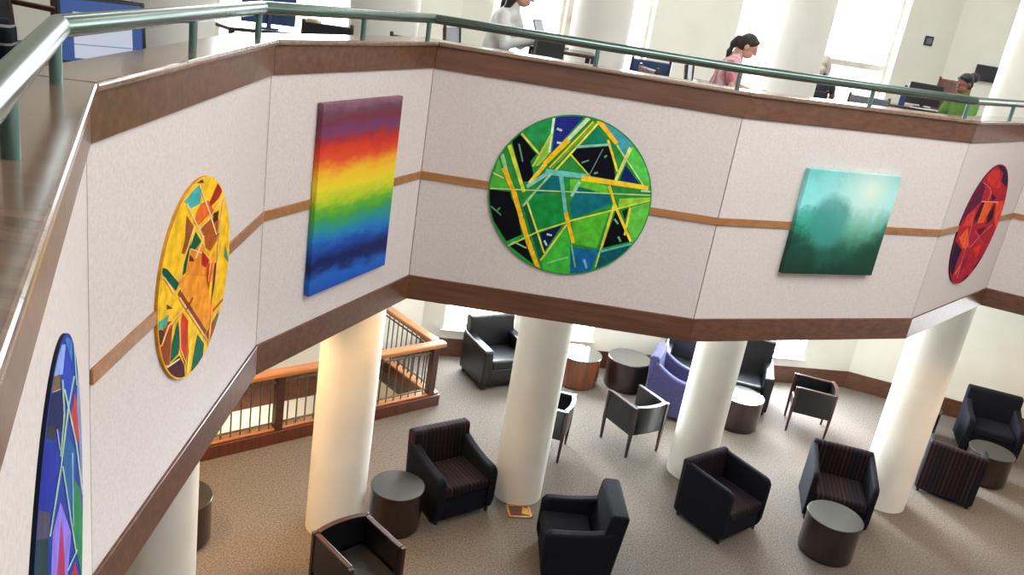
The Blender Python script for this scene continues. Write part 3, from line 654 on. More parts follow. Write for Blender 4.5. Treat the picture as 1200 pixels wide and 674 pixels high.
def window(idx, p0, p1, h, mull_v=(), mull_h=(), th=0.3):
    d = (p1 - p0).normalized(); n = Vector((-d.y, d.x)); a, b, z0, z1 = h
    def P(t, k): q = p0 + d * t + n * k; return q
    bm = bmesh.new(); fw = 0.05
    def bar(t0, t1, q0, q1, k0=0.17, k1=0.23):
        pts = [P(t0, k0), P(t1, k0), P(t1, k1), P(t0, k1)]
        prism(bm, [(p.x, p.y, q0) for p in pts], (0, 0, q1 - q0))
    bar(a, a + fw, z0, z1); bar(b - fw, b, z0, z1); bar(a + fw, b - fw, z0, z0 + fw); bar(a + fw, b - fw, z1 - fw, z1)
    for t in mull_v: bar(t - 0.02, t + 0.02, z0 + fw, z1 - fw)
    for q, ta, tb in mull_h: bar(ta, tb, q - 0.045, q + 0.045)
    w = structure(finish('window_%d' % idx, bm, M['winframe'], smooth=False))
    bm = bmesh.new()
    pts = [P(a + fw, 0.195), P(b - fw, 0.195), P(b - fw, 0.2), P(a + fw, 0.2)]
    prism(bm, [(p.x, p.y, z0 + fw) for p in pts], (0, 0, z1 - z0 - 2 * fw))
    finish('glass_pane', bm, M['glass'], parent=w, smooth=False)
    return w

def tx(x): return (x + 1.15) * 1.0205 * K
bh = [(tx(-0.85), tx(0.12), 0.46, 2.9), (tx(0.55), tx(1.25), 0.46, 2.9), (tx(2.35), tx(4.50), 0.46, 2.9),
      (tx(-0.80), tx(0.12), zu(4.02), 7.6), (tx(0.55), tx(1.22), zu(4.02), 7.6), (tx(2.32), tx(4.57), zu(4.02), 7.6)]
wh = [(4.69 * K, 6.48 * K, zu(4.02), 7.6)]
wall('wall_back', WL1, BK1, 0, WALLTOP, bh, M['wallw'], ext1=0.1)
wall('wall_left', WL0, WL1, -3.0, WALLTOP, wh, M['wallw'], ext0=0.1, ext1=0.1)
rh = [(4.6, 6.8, 0.46, 2.9), (4.6, 6.8, zu(4.02), 7.6)]
wall('wall_right', BK1, RT1, 0, WALLTOP, rh, M['wallw'])
fh = []
wall('wall_far_right', RT1, O[4], 0, WALLTOP, fh, M['wallw'])
for nm, a, b in (('wall_behind_right', O[4], O[5]), ('wall_behind', O[5], O[6]), ('wall_behind_left', O[6], O[7]), ('wall_near_left', O[7], WL0)):
    wall(nm, a, b, 0, WALLTOP, [], M['wallw'])
k = 0
for h in bh:
    k += 1
    window(k, WL1, BK1, h, mull_h=(((zu(4.70), tx(3.3), h[1] - 0.05),) if k == 6 else ()))
window(7, WL0, WL1, wh[0])
for i, h in enumerate(rh): window(8 + i, BK1, RT1, h)
for i, h in enumerate(fh): window(10 + i, RT1, O[4], h)
# window stools (inner ledges) under the lower windows
for i, h in enumerate(bh[:3]):
    d = (BK1 - WL1).normalized(); n = Vector((-d.y, d.x))
    bm = bmesh.new()
    pts = [WL1 + d * (h[0] - .04) - n * 0.04, WL1 + d * (h[1] + .04) - n * 0.04, WL1 + d * (h[1] + .04) + n * 0.16, WL1 + d * (h[0] - .04) + n * 0.16]
    prism(bm, [(p.x, p.y, 0.44) for p in pts], (0, 0, 0.03))
    structure(finish('trim_%d' % (20 + i), bm, M['winframe'], smooth=False))
# baseboards
def baseboard(name, a, b, z0, z1, t=0.02):
    d = (b - a).normalized(); n = Vector((-d.y, d.x)); bm = bmesh.new()
    pts = [a, b, b - n * t, a - n * t]
    prism(bm, [(p.x, p.y, z0) for p in pts], (0, 0, z1 - z0))
    structure(finish(name, bm, M['baseboard'], smooth=False, bevel=0.006))
baseboard('baseboard_back', WL1, BK1, 0.0, 0.27 * K)
baseboard('baseboard_right', BK1, RT1, 0.0, 0.27 * K)
baseboard('baseboard_left', WL0, WL1, -0.32 * K, 0.12 * K)

# stairwell pit
for nm, a, b in (('wall_stairwell', NW, pw), ('wall_stairwell_front', pf, NW), ('wall_stairwell_end', pe, pf)):
    bm = bmesh.new(); d = (b - a).normalized(); n = Vector((-d.y, d.x))
    s = -1
    pts = [a, b, b + n * s * .12, a + n * s * .12]
    prism(bm, [(p.x, p.y, -3.0) for p in pts], (0, 0, 2.75))
    structure(finish(nm, bm, M['cream'], smooth=False))
bm = bmesh.new(); prism(bm, [(p.x, p.y, -3.0) for p in (NW, pw, pe, pf)], (0, 0, -0.1))
structure(finish('floor_stairwell', bm, M['carpet'], smooth=False))

# ---- columns
for i, (x, y, r) in enumerate(((-2.36, 5.40, .265), (-1.30, 6.76, .265), (0.395, 7.80, .262), (2.395, 8.82, .262), (4.69, 8.88, .272))):
    x, y, r = x * K, y * K, r * K
    bm = bmesh.new(); lathe(bm, [(0, 0), (r, 0), (r, WALLTOP), (0, WALLTOP)], n=48, c=(x, y, 0))
    structure(finish('column', bm, M['column']))

# ---- balcony parapet facing the atrium
bm = bmesh.new(); ring(bm, V, 0.012, 0.16, 2.60, 4.505)
structure(finish('wall_parapet', bm, M['seam'], smooth=False))
for i in range(NV):
    bm = bmesh.new(); ring(bm, V, 0.0, 0.0119, 2.731, 4.346, gap=0.004, facets=(i,))
    structure(finish('wall_parapet_panel', bm, M['panel'], smooth=False))
bm = bmesh.new(); ring(bm, V, 0.1601, 0.19, 2.60, 4.505)
structure(finish('wall_parapet_lining', bm, M['cream'], smooth=False))
bm = bmesh.new(); ring(bm, V, -0.014, 0.0118, 4.346, 4.505)
structure(finish('trim_upper_band', bm, M['band'], smooth=False, bevel=0.004))
bm = bmesh.new(); ring(bm, V, -0.034, 0.212, 4.505, 4.536)
structure(finish('trim_ledge', bm, M['ledge'], smooth=False, bevel=0.011, seg=3))
bm = bmesh.new(); ring(bm, V, -0.014, 0.24, 2.531, 2.731)
structure(finish('trim_lower_band', bm, M['band'], smooth=False, bevel=0.004))
bm = bmesh.new(); ring(bm, V, -0.012, -0.0001, 3.516, 3.576, facets=range(1, NV))
structure(finish('trim_middle_strip', bm, M['strip'], smooth=False, bevel=0.003))

# ---- handrail on the parapet
RZ = 4.685 + DZ
LZ = 4.536 + DZ
hr = empty('handrail', (V[1].x, V[1].y, LZ), 0, 'green metal tube handrail on short posts along the balcony ledge', 'handrail')
P = off(V, 0.07); q0 = Vector((V[1].x, V[1].y, LZ))
bm = bmesh.new()
loop = [Vector((p.x, p.y, RZ)) - q0 for p in P]
# facet tubes meeting at mitred corners
n = len(loop); prof = 14
for i in range(n):
    ends = []
    for q in (i, (i + 1) % n):
        a = (loop[q] - loop[q - 1]).normalized(); c = (loop[(q + 1) % n] - loop[q]).normalized(); t = (a + c).normalized()
        s = t.cross(Vector((0, 0, 1))).normalized(); kk = 1 / t.dot(a)
        ends.append([bm.verts.new(loop[q] + s * math.cos(2 * PI * j / prof) * 0.034 * kk + Vector((0, 0, 1)) * math.sin(2 * PI * j / prof) * 0.034) for j in range(prof)])
    for j in range(prof):
        bm.faces.new([ends[0][j], ends[0][(j + 1) % prof], ends[1][(j + 1) % prof], ends[1][j]])
finish('rail_tube', bm, M['rail'], parent=hr)
for i in range(n):
    a, b = loop[i], loop[(i + 1) % n]
    L = (b - a).length
    for f in ((0.52, (L - 0.06) / L) if i not in (0,) else (0.30, 0.655, (L - 0.1) / L)):
        p = a.lerp(b, f)
        bm = bmesh.new()
        tube(bm, [(p.x, p.y, 0.0), (p.x, p.y, RZ - LZ - 0.02)], 0.0175, n=12)
        finish('post', bm, M['post'], parent=hr)

# ---- the five art works
def facet_frame(i, off_k=0.0):
    a, b = V[i], V[(i + 1) % NV]; d = (b - a).normalized()
    return a, d, lnorm(a, b)

ART_PLACE = {'yellow': (1, 1.0047, 3.560, 0.457, 0.018), 'green': (3, 1.150, 3.555, 0.623, 0.018), 'red': (5, 1.048, 3.529, 0.598, 0.018), 'blue': (0, 1.80, 3.52, 0.625, 0.012)}
BASE = {'green': (47, 142, 60), 'yellow': (243, 190, 40), 'blue': (26, 56, 150), 'red': (176, 36, 50)}
EDGE = {'green': (28, 42, 42), 'yellow': (200, 140, 50), 'blue': (16, 20, 31), 'red': (90, 30, 45)}
LABEL = {'green': 'round green painting crossed by yellow and turquoise shards on the middle panel',
         'yellow': 'round yellow and orange shard painting with dark green pieces',
         'blue': 'round blue painting with purple and red shards, partly cut off by the frame',
         'red': 'round crimson and purple shard painting, seen at a steep slant'}

def clip(poly, R=1.0, n=72):
    pts = poly
    for k in range(n):
        t = 2 * PI * (k + .5) / n; c, s = math.cos(t), math.sin(t); h = R * math.cos(PI / n)
        out = []
        for i in range(len(pts)):
            p, q = pts[i - 1], pts[i]
            dp, dq = p[0] * c + p[1] * s - h, q[0] * c + q[1] * s - h
            if (dp <= 0) != (dq <= 0):
                u = dp / (dp - dq); out.append((p[0] + (q[0] - p[0]) * u, p[1] + (q[1] - p[1]) * u))
            if dq <= 0: out.append(q)
        pts = out
        if len(pts) < 3: return []
    return pts

for nm, (fi, t, z, R, th) in ART_PLACE.items():
    a, d, nn = facet_frame(fi)
    c = a + d * t
    root = bpy.data.objects.new('round_painting', bpy.data.meshes.new('round_painting')); COL.objects.link(root)
    # local frame: x along the panel, y = out of the wall is -y, z up
    root.location = (c.x, c.y, z + DZ); root.rotation_euler = (0, 0, math.atan2(d.y, d.x))
    bm = bmesh.new(); cl = bm.loops.layers.float_color.new('paint')
    def setcol(f, h):
        cc = lin(h)
        for l in f.loops: l[cl] = cc
    nseg = 96; body = th - 0.004
    A = [bm.verts.new((R * math.cos(2 * PI * j / nseg), 0, R * math.sin(2 * PI * j / nseg))) for j in range(nseg)]
    B = [bm.verts.new((R * math.cos(2 * PI * j / nseg), -body, R * math.sin(2 * PI * j / nseg))) for j in range(nseg)]
    f = bm.faces.new(B); setcol(f, BASE[nm])
    f = bm.faces.new(A[::-1]); setcol(f, EDGE[nm])
    for j in range(nseg):
        f = bm.faces.new([A[j], A[(j + 1) % nseg], B[(j + 1) % nseg], B[j]]); setcol(f, EDGE[nm])
    for li, (h, s) in enumerate(ART[nm]):
        pts = [(s[q], s[q + 1]) for q in range(0, len(s), 2)]
        from mathutils.geometry import tessellate_polygon
        tris = tessellate_polygon([[Vector((p[0], p[1], 0)) for p in pts]])
        for tr in tris:
            q = clip([pts[i] for i in tr], 0.985)
            if len(q) < 3: continue
            try: f = bm.faces.new([bm.verts.new((x * R, -body - 0.00006 * (li + 1), y * R)) for x, y in q])
            except ValueError: continue
            setcol(f, h)
    for f in bm.faces:
        f.normal_update()
    bm.to_mesh(root.data); bm.free(); root.data.materials.append(M['paint'])
    tag(root, LABEL[nm], 'painting', 'paintings on the balcony panels')

def canvas(name, fi, t0, t1, z0, z1, th, matf, label):
    a, d, nn = facet_frame(fi); c = a + d * (t0 + t1) / 2 - nn * 0.004
    w, hgt = t1 - t0, z1 - z0
    bm = bmesh.new(); box(bm, (0, -th / 2, 0), (w, th, hgt))
    o = finish(name, bm, matf(w, hgt), smooth=False, bevel=0.004)
    o.location = (c.x, c.y, (z0 + z1) / 2 + DZ); o.rotation_euler = (0, 0, math.atan2(d.y, d.x))
    tag(o, label, 'painting', 'paintings on the balcony panels')
canvas('canvas_painting', 2, 0.439, 1.357, 2.935, 4.172, 0.04, rainbow_mat, 'tall canvas painting banded like a rainbow from purple and red down to blue')
canvas('canvas_painting', 4, 0.708, 1.674, 3.150, 4.020, 0.045, teal_mat, 'teal misty mountain landscape canvas painting')

# ------------------------------------------------------------------ stairwell guards
def guard(origin, rz, L, posts, label, group, hgt=0.85, curb=0.15, band=False):
    """runs from x = 0 to x = L in local coordinates"""
    g = empty('stair_railing', (origin.x, origin.y, 0), rz, label, 'railing', group)
    bm = bmesh.new(); box(bm, (L / 2, 0, curb / 2), (L + .14, 0.13, curb)); finish('curb', bm, M['redwood'], parent=g, bevel=0.006)
    bm = bmesh.new(); box(bm, (L / 2, 0.02, curb + 0.012), (L + .14, 0.11, 0.024)); finish('curb_cap', bm, M['oak'], parent=g, bevel=0.008)
    bm = bmesh.new(); box(bm, (L / 2, 0, hgt - 0.03), (L + .16, 0.13, 0.06)); finish('top_rail', bm, M['oak'], parent=g, bevel=0.018, seg=3)
    for zr in (hgt - 0.13, curb + 0.08):
        bm = bmesh.new(); tube(bm, [(0, 0, zr), (L, 0, zr)], 0.012); finish('metal_rail', bm, M['steel'], parent=g)
    for x in posts:
        bm = bmesh.new(); box(bm, (x, 0, (hgt - .06 + curb) / 2), (0.09, 0.09, hgt - .06 - curb)); finish('newel_post', bm, M['darkwood'], parent=g, bevel=0.006)
    x = 0.1
    while x < L - 0.05:
        if all(abs(x - p) > 0.07 for p in posts):
            bm = bmesh.new(); tube(bm, [(x, 0, curb + 0.02), (x, 0, hgt - 0.055)], 0.0085, n=8); finish('baluster', bm, M['steel'], parent=g)
        x += 0.105
    g.scale = (K, K, K)
    return g
guard(NW - U * 3.3 * K, math.atan2(U.y, U.x), 3.3, (0.45, 1.25, 2.30, 3.25), 'wood topped stairwell railing with thin metal balusters running along the carpet edge', 'stairwell railings')
guard(NW + W * 0.15 * K, math.atan2(W.y, W.x), 1.08, (), 'short wood topped stairwell railing turning from the newel post toward the wall', 'stairwell railings')

# ------------------------------------------------------------------ lounge furniture
def arm_profile(fr, bk, hf, hb, z0=0.05, curve=True):
    """side outline of an arm in (y, z): front at y = fr (negative), back at y = bk"""
    pts = [(fr + 0.03, z0), (fr, z0 + 0.10), (fr, hf - 0.06), (fr + 0.03, hf - 0.015), (fr + 0.07, hf)]
    for i in range(1, 8):
        s = i / 7
        y = fr + 0.07 + (bk - fr - 0.07) * s
        e = s * s if curve else s
        pts.append((y, hf + (hb - hf) * e))
    pts += [(bk, z0)]
    return pts

def armchair(label, loc, rz, W=0.66, D=0.62, hf=0.52, hb=0.64, back=0.74, fabric='stripefab', side='navyfab', back_t=0.13, lean=0.05, name='armchair', group='upholstered lounge armchairs', curve=True, cat='armchair', arm_t=0.095, seat_h=0.40):
    g = empty(name, (loc[0], loc[1], 0), rz, label, cat, group)
    fm, sm = M[fabric], M[side]
    fr, bk = -D / 2, D / 2
    for s in (-1, 1):
        bm = bmesh.new()
        pr = arm_profile(fr, bk - 0.02, hf, hb, 0.05, curve)
        x0 = s * W / 2; x1 = s * (W / 2 - arm_t)
        prism(bm, [(x0, y, z) for y, z in pr], (x1 - x0, 0, 0))
        finish('arm', bm, sm, parent=g, bevel=0.022, seg=3)
    bm = bmesh.new()
    w = W - 2 * arm_t + 0.03
    pr = [(bk - back_t, 0.10), (bk - back_t + lean * .4, seat_h), (bk - back_t + lean, back - 0.02), (bk - back_t + lean + 0.03, back), (bk + lean - 0.02, back), (bk + lean, back - 0.03), (bk, 0.05), (bk - back_t, 0.05)]
    prism(bm, [(-W / 2 + 0.012, y, z) for y, z in pr], (W - 0.024, 0, 0))
    finish('backrest', bm, fm, parent=g, bevel=0.02, seg=3)
    bm = bmesh.new(); box(bm, (0, -back_t / 2 + 0.01, 0.17), (W - 2 * arm_t - 0.004, D - back_t - 0.03, 0.24)); finish('seat_base', bm, sm, parent=g, bevel=0.015)
    bm = bmesh.new(); box(bm, (0, -back_t / 2 - 0.005, seat_h - 0.05), (W - 2 * arm_t - 0.006, D - back_t - 0.01, 0.11)); finish('seat_cushion', bm, fm, parent=g, bevel=0.03, seg=4)
    for sx in (-1, 1):
        for sy in (-1, 1):
            bm = bmesh.new(); lathe(bm, [(0, 0), (0.018, 0), (0.024, 0.055), (0, 0.055)], n=12, c=(sx * (W / 2 - 0.05), sy * (D / 2 - 0.055), 0)); finish('foot', bm, M['foot'], parent=g)
    return low(g)

def cube_chair(label, loc, rz, W=0.62, D=0.60, H=0.63, drop=0.03, fabric='stripefab', side='navyfab', group='upholstered lounge armchairs'):
    return armchair(label, loc, rz, W=W, D=D, hf=H - drop, hb=H, back=H + 0.02, fabric=fabric, side=side, back_t=0.10, lean=0.02, group=group, curve=False, arm_t=0.065, seat_h=0.36)

def leather_chair(label, loc, rz, W=0.52, D=0.53, H=0.66, group='black leather chairs on wooden legs'):
    g = empty('leather_chair', (loc[0], loc[1], 0), rz, label, 'chair', group)
    zb = 0.29
    for sx in (-1, 1):
        for sy in (-1, 1):
            bm = bmesh.new()
            x, y = sx * (W / 2 - 0.018), sy * (D / 2 - 0.018)
            q = [(x - .019, y - .019), (x + .019, y - .019), (x + .019, y + .019), (x - .019, y + .019)]
            t = [(x * .985 - .013, y * .985 - .013), (x * .985 + .013, y * .985 - .013), (x * .985 + .013, y * .985 + .013), (x * .985 - .013, y * .985 + .013)]
            a = [bm.verts.new((px, py, 0)) for px, py in t]; b = [bm.verts.new((px, py, zb)) for px, py in q]
            c = [bm.verts.new((px, py, H + (0.0 if sy > 0 else -0.01))) for px, py in q]
            for lo, hi in ((a, b), (b, c)):
                for i in range(4): bm.faces.new([lo[i], lo[(i + 1) % 4], hi[(i + 1) % 4], hi[i]])
            bm.faces.new(a[::-1]); bm.faces.new(c)
            finish('leg', bm, M['chairwood'], parent=g, bevel=0.004)
    for s in (-1, 1):
        bm = bmesh.new(); box(bm, (s * (W / 2 - 0.026), 0, (zb + H) / 2 - 0.008), (0.04, D - 0.074, H - zb - 0.016)); finish('arm', bm, M['leather'], parent=g, bevel=0.010, seg=3)
        bm = bmesh.new(); box(bm, (s * (W / 2 - 0.026), 0, H - 0.012), (0.044, D - 0.074, 0.014)); finish('arm_trim', bm, M['chairwood'], parent=g, bevel=0.005)
    # curved back: inner face bows backwards at the middle
    bm = bmesh.new(); nseg = 10; w = W - 0.08
    def back_pts(z, k):
        out = []
        for i in range(nseg + 1):
            x = -w / 2 + w * i / nseg; bow = 0.035 * (1 - (2 * i / nseg - 1) ** 2)
            out.append((x, D / 2 - 0.05 + bow * k, z))
        return out
    lo = back_pts(zb + 0.01, 0.3); hi = back_pts(H - 0.012, 1.0)
    f0 = [bm.verts.new(p) for p in lo]; f1 = [bm.verts.new(p) for p in hi]
    g0 = [bm.verts.new((p[0], p[1] + 0.04, p[2])) for p in lo]; g1 = [bm.verts.new((p[0], p[1] + 0.04, p[2])) for p in hi]
    for i in range(nseg):
        bm.faces.new([f0[i], f0[i + 1], f1[i + 1], f1[i]]); bm.faces.new([g0[i], g1[i], g1[i + 1], g0[i + 1]])
        bm.faces.new([f1[i], f1[i + 1], g1[i + 1], g1[i]]); bm.faces.new([f0[i], g0[i], g0[i + 1], f0[i + 1]])
    bm.faces.new([f0[0], f1[0], g1[0], g0[0]]); bm.faces.new([f0[-1], g0[-1], g1[-1], f1[-1]])
    finish('backrest', bm, M['leather'], parent=g)
    bm = bmesh.new(); t0 = back_pts(H - 0.012, 1.0)
    a = [bm.verts.new((p[0], p[1] - 0.004, p[2])) for p in t0]; b = [bm.verts.new((p[0], p[1] + 0.044, p[2])) for p in t0]
    a2 = [bm.verts.new((p[0], p[1] - 0.004, p[2] + 0.016)) for p in t0]; b2 = [bm.verts.new((p[0], p[1] + 0.044, p[2] + 0.016)) for p in t0]
    for i in range(nseg):
        for q in ((a2[i], a2[i + 1], b2[i + 1], b2[i]), (a[i], a2[i], a2[i + 1], a[i + 1]), (b[i], b[i + 1], b2[i + 1], b2[i]), (a[i], a[i + 1], b[i + 1], b[i])): bm.faces.new(q)
    bm.faces.new([a[0], b[0], b2[0], a2[0]]); bm.faces.new([a[-1], a2[-1], b2[-1], b[-1]])
    finish('back_trim', bm, M['chairwood'], parent=g)
    bm = bmesh.new(); box(bm, (0, -0.02, 0.36), (W - 0.10, D - 0.08, 0.11)); finish('seat_cushion', bm, M['leather'], parent=g, bevel=0.025, seg=4)
    bm = bmesh.new(); box(bm, (0, -0.01, 0.295), (W - 0.10, D - 0.06, 0.03)); finish('seat_frame', bm, M['chairwood'], parent=g)
    return low(g)

def club_chair(label, loc, rz, W=0.78, D=0.72, H=0.82, ah=0.57, group='black leather club chairs by the window wall'):
    g = empty('club_chair', (loc[0], loc[1], 0), rz, label, 'armchair', group)
    m = M['leather']; at = 0.13
    for s in (-1, 1):
        bm = bmesh.new(); x0 = s * W / 2; x1 = s * (W / 2 - at)
        pr = [(-D / 2, 0.06), (-D / 2, ah - 0.02), (-D / 2 + 0.03, ah), (D / 2 - 0.1, ah + 0.015), (D / 2 - 0.02, ah + 0.04), (D / 2 - 0.02, 0.06)]
        prism(bm, [(x0, y, z) for y, z in pr], (x1 - x0, 0, 0)); finish('arm', bm, m, parent=g, bevel=0.025, seg=4)
    bm = bmesh.new(); pr = [(D / 2 - 0.20, 0.10), (D / 2 - 0.12, H - 0.03), (D / 2 - 0.09, H), (D / 2 + 0.0, H), (D / 2 + 0.03, H - 0.04), (D / 2, 0.06)]
    prism(bm, [(-W / 2 + 0.04, y, z) for y, z in pr], (W - 0.08, 0, 0)); finish('backrest', bm, m, parent=g, bevel=0.03, seg=4)
    bm = bmesh.new(); box(bm, (0, -0.07, 0.17), (W - 2 * at - 0.004, D - 0.2, 0.22)); finish('seat_base', bm, m, parent=g, bevel=0.012)
    bm = bmesh.new(); box(bm, (0, -0.085, 0.345), (W - 2 * at - 0.008, D - 0.2, 0.14)); finish('seat_cushion', bm, m, parent=g, bevel=0.035, seg=4)
    for sx in (-1, 1):
        for sy in (-1, 1):
            bm = bmesh.new(); box(bm, (sx * (W / 2 - 0.06), sy * (D / 2 - 0.07), 0.03), (0.05, 0.05, 0.06)); finish('foot', bm, M['foot'], parent=g)
    return low(g)

def drum(label, loc, r=0.275, h=0.44, side='drum', group='round drum side tables', top='drumtop'):
    g = empty('drum_table', (loc[0], loc[1], 0), 0, label, 'side table', group)
    bm = bmesh.new(); lathe(bm, [(0, 0.02), (r * 0.985, 0.02), (r, 0.03), (r, h - 0.018), (r - 0.004, h - 0.018), (0, h - 0.018)], n=48); finish('drum_body', bm, M[side], parent=g)
    bm = bmesh.new(); lathe(bm, [(0, h - 0.018), (r + 0.004, h - 0.018), (r + 0.006, h - 0.012), (r + 0.006, h - 0.005), (r + 0.001, h), (0, h)], n=48); finish('table_top', bm, M[top], parent=g)
    bm = bmesh.new(); lathe(bm, [(0, 0), (r * 0.93, 0), (r * 0.93, 0.02), (0, 0.02)], n=36); finish('plinth', bm, M['foot'], parent=g)
    return low(g)

# fabric armchairs
armchair('striped dark armchair between the two nearest columns, beside a drum table', (-0.30, 7.40), heading(.62, -.78), W=0.69, D=0.64)
armchair('dark blue grey armchair turned sideways in front of the brass floor plate', (0.95, 6.74), heading(-.995, -.08), W=0.66, D=0.64, hf=0.53, hb=0.60, back=0.78, back_t=0.17, lean=0.07, fabric='navyfab')
cube_chair('boxy dark armchair with level arms standing alone beside the middle column', (2.54, 7.86), heading(.65, -.76), W=0.68, D=0.66, H=0.65)
cube_chair('boxy striped armchair right behind a drum table with its seat toward the viewer', (3.95, 8.42), heading(-.2, -.98), W=0.69, D=0.66, H=0.69, drop=0.10)
cube_chair('dark boxy armchair showing its back, near the right edge column', (5.64, 9.34), heading(.46, .89), H=0.68, drop=0.08, W=0.65, D=0.56)
armchair('dark armchair backed against the right cream wall', (6.78, 10.72), heading(-.27, -.96), W=0.72, D=0.62, back=0.78, fabric='navyfab')
armchair('purple blue armchair with its back to the wooden legged leather chair', (2.32, 10.33), heading(.95, -.3), W=0.60, D=0.58, back=0.82, fabric='purplefab', side='purplefab', hf=0.56, hb=0.78)
# wooden legged leather chairs
leather_chair('glossy black leather chair in the near foreground at the foot of a column', (-0.885, 5.72), heading(.72, -.69), W=0.53, D=0.56)
leather_chair('black leather chair on wooden legs standing in the open floor left of the purple armchair', (1.705, 9.23), heading(-.57, .82))
leather_chair('black leather chair on wooden legs half hidden by the second column', (0.64, 8.80), heading(-.98, .2))
leather_chair('black leather chair on wooden legs facing left near the right window', (4.215, 10.49), heading(-.975, .22))
# leather club chairs
club_chair('big black leather club chair beside the stairwell railing', (-0.05, 10.47), heading(.53, -.85), W=0.76, D=0.70)
club_chair('black leather club chair behind the white topped drum table', (3.42, 11.02), heading(-.2, -.98), W=0.74, D=0.70, H=0.9)
club_chair('black leather club chair behind the purple armchair', (2.58, 11.14), heading(-.25, -.97), W=0.66, D=0.64)
# drum tables
drum('dark drum table between a column and the striped armchair', (-0.76, 6.90), r=0.25)
drum('dark drum table in front of the boxy striped armchair, lower right', (3.65, 7.63))
drum('white topped drum table in front of a black leather club chair', (3.22, 10.25), r=0.285, top='glosstop')
drum('reddish brown drum table in the sun beside the second column', (1.08, 10.76), r=0.29, side='copperdrum', top='glosstop')
drum('dark drum table beside the reddish brown drum table', (1.77, 10.89), r=0.295, top='glosstop')
drum('dark drum table in front of the armchair by the right cream wall', (6.36, 9.84), r=0.265, h=0.42)
drum('small dark drum table behind the rightmost lower column', (5.86, 10.88), r=0.27)

drum('dark drum table mostly hidden behind the leftmost column', (-2.55, 6.20), r=0.27)

# brass floor plate
fp = empty('floor_outlet', (0.44 * K, 7.445 * K, 0), 0.22, 'square brass floor outlet plate at the foot of the second column', 'floor outlet')
bm = bmesh.new(); box(bm, (0, 0, 0.003), (0.29, 0.25, 0.006)); finish('cover_plate', bm, M['baseboard'], parent=fp, bevel=0.002)
bm = bmesh.new()
for s in (-1, 1):
    box(bm, (0, s * 0.112, 0.008), (0.29, 0.026, 0.008)); box(bm, (s * 0.132, 0, 0.008), (0.026, 0.25, 0.008))
finish('rim', bm, M['brass'], parent=fp)
bm = bmesh.new(); prism(bm, [(0.02, -0.06, 0.006), (0.11, -0.09, 0.006), (0.11, 0.05, 0.006), (0.05, 0.07, 0.006)], (0, 0, 0.012)); finish('socket_cover', bm, M['brass'], parent=fp, bevel=0.003)

